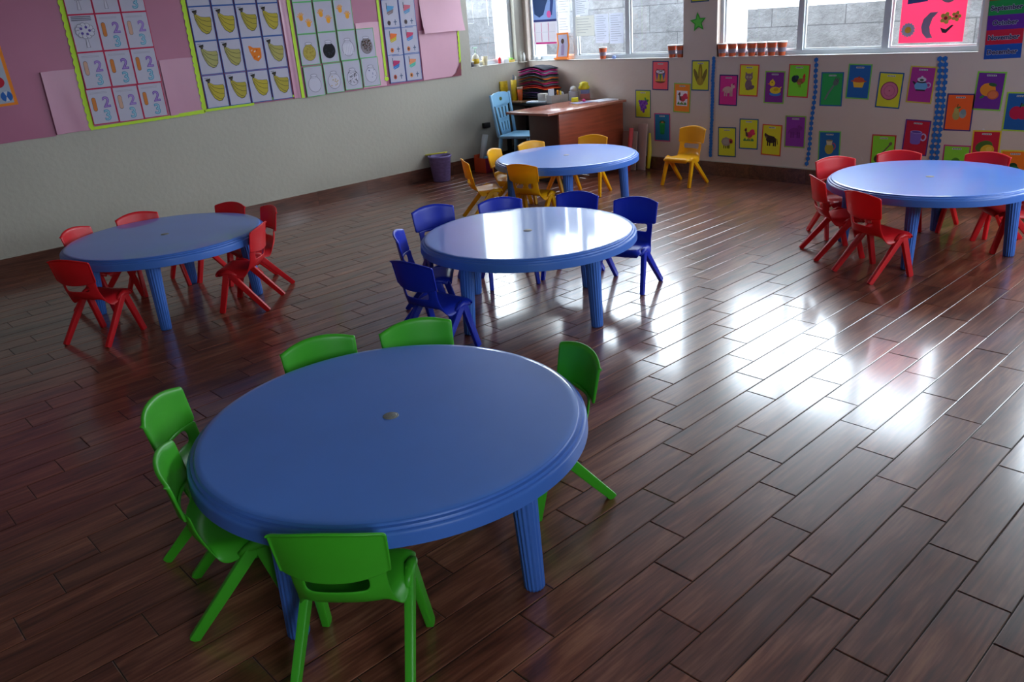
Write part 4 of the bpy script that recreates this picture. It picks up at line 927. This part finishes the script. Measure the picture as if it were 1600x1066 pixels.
for yy in (DY0+.19, DY1-.1): box_part('foot', (DX0+.12, DX1-.02, yy, yy+.05, 0, .035), M_BLACK, r)
mb = MB(); mb.lathe([(0, .7503), (.012, .7503), (.012, .753), (0, .753)], M_BLACK, seg=16, c=(-6.28, 6.33)); mb.build('cable_cap', r)
# dark table under the corner with a board on top
r = empty('side_table', (0, 0, 0), 0, 'black side table in the corner holding the clothes pile', 'table')
box_part('tabletop', (-7.57, -6.65, 6.90, 7.31, .70, .735), M_BLACK, r, .003)
for x in (-7.54, -6.69):
    for y in (6.93, 7.27): box_part('leg', (x-.02, x+.02, y-.02, y+.02, 0, .70), M_BLACK, r)
box_part('back_panel', (-7.5, -6.8, 7.26, 7.275, .25, .70), M_BLACK, r)
mb = MB(); mb.box(-7.58, -7.22, 6.86, 7.28, .7355, .755, mat('brown board', '#8c6a4c', rough=.5)); tag(mb.build('wooden_board', bevel=.002), 'brown wooden board lying on the black side table', 'board')
# pile of folded cloths
cols = ['#2a2c3c', '#4a3a5c', '#1f2a44', '#6a4a7c', '#3a4350', '#2c3038', '#e0552c', '#b01f2c', '#5a5a64', '#c4366c', '#7a5a3a', '#3f4f5a', '#d06a2c', '#6c7480', '#2c2c34', '#c83a8a', '#8a8a96', '#b02470', '#3a3c46']
wds = ['black', 'dark violet', 'navy', 'purple', 'slate', 'charcoal', 'orange', 'dark red', 'grey', 'crimson', 'brown', 'dark teal', 'bright orange', 'light slate', 'near black', 'hot pink', 'pale grey', 'magenta', 'dull black']
z = .7552; rng = random.Random(11)
for k, (c, wd) in enumerate(zip(cols, wds)):
    t = rng.uniform(.012, .017); w = rng.uniform(.43, .50)-(k*.004); d = rng.uniform(.26, .30); nu, nv = 14, 8; vs = []; fs = []
    ph = rng.uniform(0, 6); sk = rng.uniform(-.02, .02)
    for s_ in (0, 1):
        for j in range(nv+1):
            for i in range(nu+1):
                u, v = i/nu*2-1, j/nv*2-1
                e = max(abs(u), abs(v))**6
                zz = (1-e*.75)*t*.5*(1 if s_ else -1)+.018*(1-u*u)-.006+(.012*math.sin(2.6*u+.9)+.006*math.sin(5*v+1))*(.3+.7*k/18)
                vs.append((u*w/2, v*d/2, zz))
    n1 = (nu+1)*(nv+1)
    for j in range(nv):
        for i in range(nu):
            a = j*(nu+1)+i; fs += [(a, a+nu+1, a+nu+2, a+1), (n1+a, n1+a+1, n1+a+nu+2, n1+a+nu+1)]
    for i in range(nu): fs += [(i, i+1, n1+i+1, n1+i), (nv*(nu+1)+i, n1+nv*(nu+1)+i, n1+nv*(nu+1)+i+1, nv*(nu+1)+i+1)]
    for j in range(nv): a = j*(nu+1); fs += [(a, n1+a, n1+a+nu+1, a+nu+1), (a+nu, a+2*nu+1, n1+a+2*nu+1, n1+a+nu)]
    mb = MB(); mb.add(vs, fs, mat('cloth '+c, c, rough=.9, spec=.2, bump=.4, bscale=90), True)
    o = mb.build('folded_cloth', None, (-7.20, 7.155, z+t*.5+.006), (0, 0, rng.uniform(-.02, .02)))
    where = 'at the very bottom of' if k == 0 else ('on top of' if k == len(cols)-1 else ('in the lower half of' if k < 9 else 'in the upper half of'))
    tag(o, '%s folded cloth %s the pile in the corner' % (wd, where), 'cloth', 'folded cloths piled in the corner')
    z += t+.0045
# yellow tin with pens, orange cup
r = lath_thing('pencil_tin', (-7.40, 6.935, .755), [('body', [(0, 0), (.036, 0), (.036, .235), (.033, .235), (.033, .01), (0, .01)], mat('yellow tin', '#d2b41c', rough=.4, noise=.2, nscale=25))], 'tall yellow tin of pens on the side table', 'tin')
for k, (dx, dy, c) in enumerate(((.0, .0, '#3c5a7c'), (.015, .01, '#e8e8ea'), (-.012, .008, '#4a4a50'))):
    mb = MB(); mb.tube([(dx, dy, .012), (dx*1.7, dy*1.7, .29-.015*k)], .005, paper(c), seg=8); tag(mb.build('pen', None, (-7.40, 6.935, .757)), '%s pen standing in the yellow tin' % ['blue', 'white', 'black'][k], 'pen', 'pens in the yellow tin')
lath_thing('plastic_cup', (-7.318, 6.952, .755), [('body', [(0, 0), (.026, 0), (.034, .145), (.031, .145), (.024, .006), (0, .006)], mat('orange plastic cup', '#d8602a', rough=.4)), ('rim', [(.0345, .13), (.036, .155), (.031, .155), (.0325, .13)], mat('pale cup rim', '#d9b8a4', rough=.5))], 'orange plastic cup beside the yellow tin', 'cup')
mb = MB(); mb.box(-.012, .012, -.06, .06, 0, .22, mat('yellow packet', '#dcb91e', rough=.45, noise=.3, nscale=30)); o = mb.build('crayon_packet', None, (-7.572, 6.93, .756), (0, -.02, 0), bevel=.005); tag(o, 'yellow crayon packet standing behind the pale blue chair', 'packet')
mb = MB(); mb.box(-.02, .02, -.03, .03, .0, .06, mat('packet print', '#e07a4c', rough=.5)); 
M_PAPER = mat('white paper stack', '#dfe3ee', rough=.7)
mb = MB(); mb.box(-.13, .13, -.06, .06, 0, .018, M_PAPER); tag(mb.build('paper_stack', None, (-7.02, 6.955, .7355), (0, 0, .25), bevel=.002), 'stack of white paper on the black side table', 'papers')
mb = MB(); mb.box(-.05, .05, -.035, .035, 0, .085, mat('cream box', '#dcd8cf', rough=.6)); tag(mb.build('note_block', None, (-6.95, 6.965, .754), (0, 0, .3), bevel=.003), 'cream note block on the white paper stack', 'box')
# grey open box with things, on the desk
r = empty('open_carton', (-6.785, 7.036, .7355), 1.31, 'grey open cardboard box of small supplies beside the desk top', 'box')
mc = mat('grey cardboard', '#a39a96', rough=.8)
for nm, dm in (('side_panel', (-.115, .115, -.055, -.052, 0, .085)), ('side_panel', (-.115, .115, .052, .055, 0, .085)), ('side_panel', (-.115, -.112, -.052, .052, 0, .085)), ('side_panel', (.112, .115, -.052, .052, 0, .085)), ('base', (-.112, .112, -.052, .052, 0, .003))): box_part(nm, dm, mc, r, 0)
def onbox(dx, dy): a = 1.31; return (-6.785+dx*math.cos(a)-dy*math.sin(a), 7.036+dx*math.sin(a)+dy*math.cos(a))
for nm, dx, dy, w, h, c, lab, cat in (('notebook', -.075, .01, .045, .15, '#cdd3e0', 'pale notebook upright in the grey carton', 'notebook'), ('marker', .005, .0, .012, .13, '#e0962a', 'orange marker upright in the grey carton', 'marker'), ('marker', -.022, .012, .012, .12, '#3a3034', 'black marker upright in the grey carton', 'marker'), ('tape_roll', .06, .01, .03, .105, '#9aa0ac', 'grey roll sticking up in the grey carton', 'tape roll'), ('glue_stick', .03, -.02, .012, .12, '#e0c03a', 'yellow glue stick in the grey carton', 'glue')):
    x, y = onbox(dx, dy)
    mb = MB()
    if nm == 'notebook': mb.box(-.035, .035, -.008, .008, 0, h, paper(c))
    else: mb.lathe([(0, 0), (w, 0), (w, h*.85), (w*.7, h), (0, h)], paper(c), seg=16)
    tag(mb.build(nm, None, (x, y, .7395), (0, 0, 1.31)), lab, cat)
def carton(x, y, w, d, h, c, rz, lab, z=.7505, cat='box', name='small_box'):
    mb = MB(); mb.box(-w/2, w/2, -d/2, d/2, 0, h, mat('card '+c, c, rough=.5)); return tag(mb.build(name, None, (x, y, z), (0, 0, rz), bevel=.002), lab, cat)
carton(-6.47, 6.99, .075, .05, .045, '#e8dc22', .8, 'small bright yellow box on the desk beside the grey carton', name='yellow_box')
bx = carton(-6.715, 7.235, .11, .07, .10, '#d2d8e6', .75, 'white medicine box behind the desk edge', z=.7355, name='medicine_box')
mb = MB(); mb.flat(rect(-.035, .035, .045, .065), .0305, paper('#3a5a9c')); mb.build('label_band', bx)
carton(-6.545, 7.25, .10, .08, .06, '#b06a6c', .5, 'flat reddish box at the back of the desk', name='flat_box')
carton(-6.545, 7.25, .09, .07, .045, '#7a86b0', .5, 'flat blue box on top of the reddish box', z=.812, name='flat_box')
mb = MB(); nu, nv = 12, 8; vs = []; fs = []
mb.lathe([(0, 0), (.05, .0), (.07, .02), (.048, .05), (.052, .07), (.02, .085), (0, .07)], mat('yellow bag', '#dccb1c', rough=.4, bump=1.0, bscale=18), seg=11); tag(mb.build('plastic_bag', None, (-6.56, 7.25, .858)), 'crumpled yellow plastic bag on the boxes', 'bag')
mb = MB(); mb.lathe([(0, 0), (.035, .0), (.045, .02), (.03, .05), (0, .06)], mat('white tissue', '#dfe3ea', rough=.7, bump=1.0, bscale=20), seg=9); tag(mb.build('tissue', None, (-6.715, 7.235, .837)), 'crumpled white tissue on the medicine box', 'tissue')
mb = MB(); mb.box(-.10, .10, -.14, .14, 0, .008, M_PAPER); tag(mb.build('paper_stack', None, (-6.20, 7.16, .7505), (0, 0, -.2), bevel=.001), 'thin papers at the wall end of the desk', 'papers')
mb = MB(); mb.box(-.09, .09, -.12, .12, 0, .002, mat('notebook cover', '#8c8ab0', rough=.5)); tag(mb.build('exercise_book', None, (-6.34, 6.97, .7505), (0, 0, -.3)), 'thin exercise book lying on the desk', 'book')
mb = MB(); mb.lathe([(0, 0), (.016, .0), (.02, .012), (.012, .025), (0, .028)], mat('pink eraser', '#cf2c74', rough=.5), seg=14); tag(mb.build('eraser', None, (-6.36, 7.02, .7535)), 'small pink object on the desk', 'eraser')

# pale blue adult chair
r = empty('plastic_chair', (-6.985, 6.62, 0), math.radians(20.2)-PI/2, 'pale blue armless plastic chair behind the desk', 'chair')
mb = MB(); prof = [(.21, .41), (.20, .435), (.05, .43), (-.15, .425), (-.19, .43)]
mb.box(-.225, .225, -.19, .20, .40, .435, M_LBLUE); mb.build('seat', r, bevel=.012, bseg=3)
def bp(x, t): # point on the raked back, t 0..1
    return (x*1.13, -.19-.06*t, .42+.45*t)
for sx in (-1, 1):
    mb = MB(); mb.tube([bp(sx*(.185+.02*t), t) for t in (0, .25, .5, .75, 1.03)], [.02, .019, .018, .017, .015], M_LBLUE, seg=10); mb.build('back_post', r)
def bk(mb, poly, th=.012):   # polygon (x,t) extruded in y
    from mathutils.geometry import tessellate_polygon
    n = len(poly); A_ = [bp(x, t) for x, t in poly]; B_ = [(a, c-th, d) for a, c, d in A_]
    tr = tessellate_polygon([[Vector((x, t, 0)) for x, t in poly]])
    mb.add(A_+B_, [tuple(t) for t in tr]+[tuple(n+i for i in t[::-1]) for t in tr]+[(i, (i+1) % n, n+(i+1) % n, n+i) for i in range(n)], M_LBLUE)
mb = MB(); bk(mb, [(-.2, .78), (-.13, .72), (.13, .72), (.2, .78), (.2, .99), (.12, 1.05), (0, 1.07), (-.12, 1.05), (-.2, .99)]); mb.build('top_rail', r)
mb = MB()
for k in (-3, -1, 1, 3):      # flared splat made of ribs, joined by plain bands
    f = k/3.0
    bk(mb, [(.105*f*.75-.017, .0), (.105*f*.75+.017, .0), (.115*f+.017*(1.2), .74), (.115*f-.017*1.2, .74)])
bk(mb, [(-.10, 0), (.10, 0), (.09, .12), (-.09, .12)]); bk(mb, [(-.085, .33), (.085, .33), (.088, .44), (-.088, .44)]); bk(mb, [(-.12, .70), (.12, .70), (.13, .76), (-.13, .76)])
mb.build('back_splat', r)
mb = MB(); mb.add([(x, y+.002, z_) for x, y, z_ in [bp(a, t) for a, t in ell(0, .9, .03, .045, n=18)]], [tuple(range(18))], mat('olive badge', '#4a5a2c', rough=.5)); mb.build('badge', r)
for sx in (-1, 1):
    for yy, dy in ((.18, .03), (-.17, -.05)):
        mb = MB(); mb.tube([(sx*.2, yy, .41), (sx*.21, yy+dy*.5, .2), (sx*.22, yy+dy, 0)], [.024, .021, .018], M_LBLUE, seg=8); mb.build('leg', r)

# purple bucket with a yellow dustpan-like scrap
M_BUCK = mat('purple bucket plastic', '#8878b4', rough=.45, noise=.25, nscale=22, vec=(1, 1, 3))
r = empty('waste_bin', (-7.435, 5.74, 0), 0, 'purple plastic waste bin against the left wall', 'waste bin')
mb = MB(); mb.lathe([(0, 0), (.095, 0), (.098, .01), (.125, .265), (.133, .27), (.133, .285), (.125, .287), (.120, .28), (.094, .012), (0, .012)], M_BUCK, seg=40); mb.build('body', r)
mb = MB(); mb.lathe([(.128, .268), (.136, .272), (.136, .288), (.126, .29), (.124, .28)], M_BUCK, seg=40, closed=True); mb.build('rim', r)
mb = MB(); mb.box(-.03, .03, -.16, .10, 0, .01, mat('yellow scrap', '#d6cf3a', rough=.6)); tag(mb.build('cardboard_scrap', None, (-7.45, 5.74, .305), (.10, .0, -1.1), bevel=.003), 'yellow scrap lying across the purple waste bin', 'scrap')

# orange box with paper roll
r = empty('toy_box', (-7.388, 6.36, 0), 0, 'orange and magenta cardboard box on the floor by the left wall', 'box')
mo = mat('orange card box', '#e0552a', rough=.6); mm = mat('magenta card box', '#a82858', rough=.6)
for nm, dm, m_ in (('front_panel', (-.10, .10, -.07, -.065, 0, .17), mo), ('side_panel', (.095, .10, -.065, .065, 0, .17), mm), ('side_panel', (-.10, -.095, -.065, .065, 0, .20), mo), ('back_panel', (-.10, .10, .065, .07, 0, .17), mo), ('base', (-.095, .095, -.065, .065, 0, .005), mo)): box_part(nm, dm, m_, r, 0)
mb = MB(); mb.tube([(0, 0, 0), (.0, .115, .40)], .034, mat('grey paper roll', '#b9bfc2', rough=.6), seg=28); tag(mb.build('paper_roll', None, (-7.43, 6.332, .02)), 'long grey paper roll leaning out of the orange box', 'paper roll')
mb = MB(); mb.lathe([(0, 0), (.025, .005), (.04, .03), (.046, .06), (.04, .09), (.025, .115), (0, .12)], mat('sky blue ball', '#5aa0d0', rough=.5), seg=16); tag(mb.build('ball', None, (-7.345, 6.37, .07)), 'small light blue ball in the orange box', 'ball')
mb = MB(); mb.box(-.02, .02, -.05, .05, -.03, .03, M_BLACK); tag(mb.build('socket_box', None, (XL+.02, 6.60, .50), bevel=.003), 'black socket box on the left wall above the paper roll', 'socket')
mb = MB(); mb.box(-.12, .12, -.12, .12, 0, .22, mat('dark floor carton', '#2c2022', rough=.7)); tag(mb.build('dark_carton', None, (-7.36, 7.05, 0), (0, 0, .1), bevel=.004), 'dark box on the floor under the black side table behind the pale blue chair', 'box')

# things leaning by the desk's right side
def lean(name, x, w, h, t, c, lab, cat, y=7.29, tilt=6, rz=0, bevel=.002):
    mb = MB(); mb.box(-w/2, w/2, -t, 0, 0, h, mat('lean '+c, c, rough=.6)); return tag(mb.build(name, None, (x, y-h*math.sin(math.radians(tilt))-.0, 0.0), (-math.radians(tilt), 0, rz), bevel=bevel), lab, cat)
lean('cardboard_sheet', -5.885, .20, .42, .012, '#a8948c', 'beige cardboard sheet leaning beside the desk, shorter one', 'cardboard', y=7.25)
lean('foam_sheet', -5.745, .12, .50, .015, '#b39a94', 'pale pink board leaning against the wall beside the desk', 'board', y=7.30)
mb = MB(); mb.tube([(-5.825, 7.12, .0), (-5.835, 7.20, .46)], .024, mat('coral roll', '#c8484c', rough=.6), seg=20); tag(mb.build('coral_roll'), 'coral red roll standing between two boards beside the desk', 'roll')
mb = MB(); mb.tube([(-5.665, 7.27, .02), (-5.655, 7.29, .2), (-5.66, 7.30, .40)], [.02, .024, .012], mat('yellow tube', '#c9b82c', rough=.5), seg=12); tag(mb.build('yellow_tube'), 'thin yellow object against the wall beside the pale pink board', 'tube')

# ------------------------------------------------------------------ light
w = bpy.data.worlds.new('World'); SC.world = w; w.use_nodes = True; nt = w.node_tree; bg = nt.nodes['Background']
bg.inputs['Color'].default_value = (.82, .91, 1.0, 1); bg.inputs['Strength'].default_value = 14.0
def portal(name, loc, rot, sx, sy):
    l = bpy.data.lights.new(name, 'AREA'); l.shape = 'RECTANGLE'; l.size = sx; l.size_y = sy; l.cycles.is_portal = True
    o = link(name, l, None, loc, rot)
for i, (a, c) in enumerate(WB): portal('daylight_portal', ((a+c)/2, YB+.19, (SILL+WT)/2), (-PI/2, 0, 0), c-a, WT-SILL)
portal('daylight_portal', (XL-.19, (WL[0][0]+WL[0][1])/2, (SILL+WT)/2), (PI/2, 0, -PI/2), WL[0][1]-WL[0][0], WT-SILL)
for a, c in RW: portal('daylight_portal', (XR+.19, (a+c)/2, (SILL+WT)/2), (PI/2, 0, PI/2), c-a, WT-SILL)

# ------------------------------------------------------------------ camera
f, pit, yaw, rol = 1266.9904306503147, 0.3804909651758762, -0.8427374484996223, 0.07563570899654308
cp, sp, cy, sy = math.cos(pit), math.sin(pit), math.cos(yaw), math.sin(yaw)
F = Vector((sy*cp, cy*cp, -sp)); R0 = Vector((cy, -sy, 0)); U0 = R0.cross(F)
cr, sr = math.cos(-rol), math.sin(-rol); R = R0*cr+U0*sr; U = -R0*sr+U0*cr
cam = bpy.data.cameras.new('camera'); cam.sensor_width = 36; cam.lens = f/1600*36; cam.clip_start = .05; cam.clip_end = 200
co = link('camera', cam); M = Matrix.Identity(4)
for i in range(3): M[i][0] = R[i]; M[i][1] = U[i]; M[i][2] = -F[i]
M[2][3] = 1.7; co.matrix_world = M; SC.camera = co
SC.cycles.max_bounces = 8; SC.cycles.diffuse_bounces = 5; SC.cycles.transparent_max_bounces = 8; SC.cycles.caustics_reflective = False; SC.cycles.caustics_refractive = False
SC.cycles.sample_clamp_indirect = 6; SC.cycles.use_denoising = True
vs = SC.view_settings; vs.view_transform = 'Standard'; vs.look = 'None'; vs.gamma = 1; vs.use_curve_mapping = False; vs.exposure = 0.08
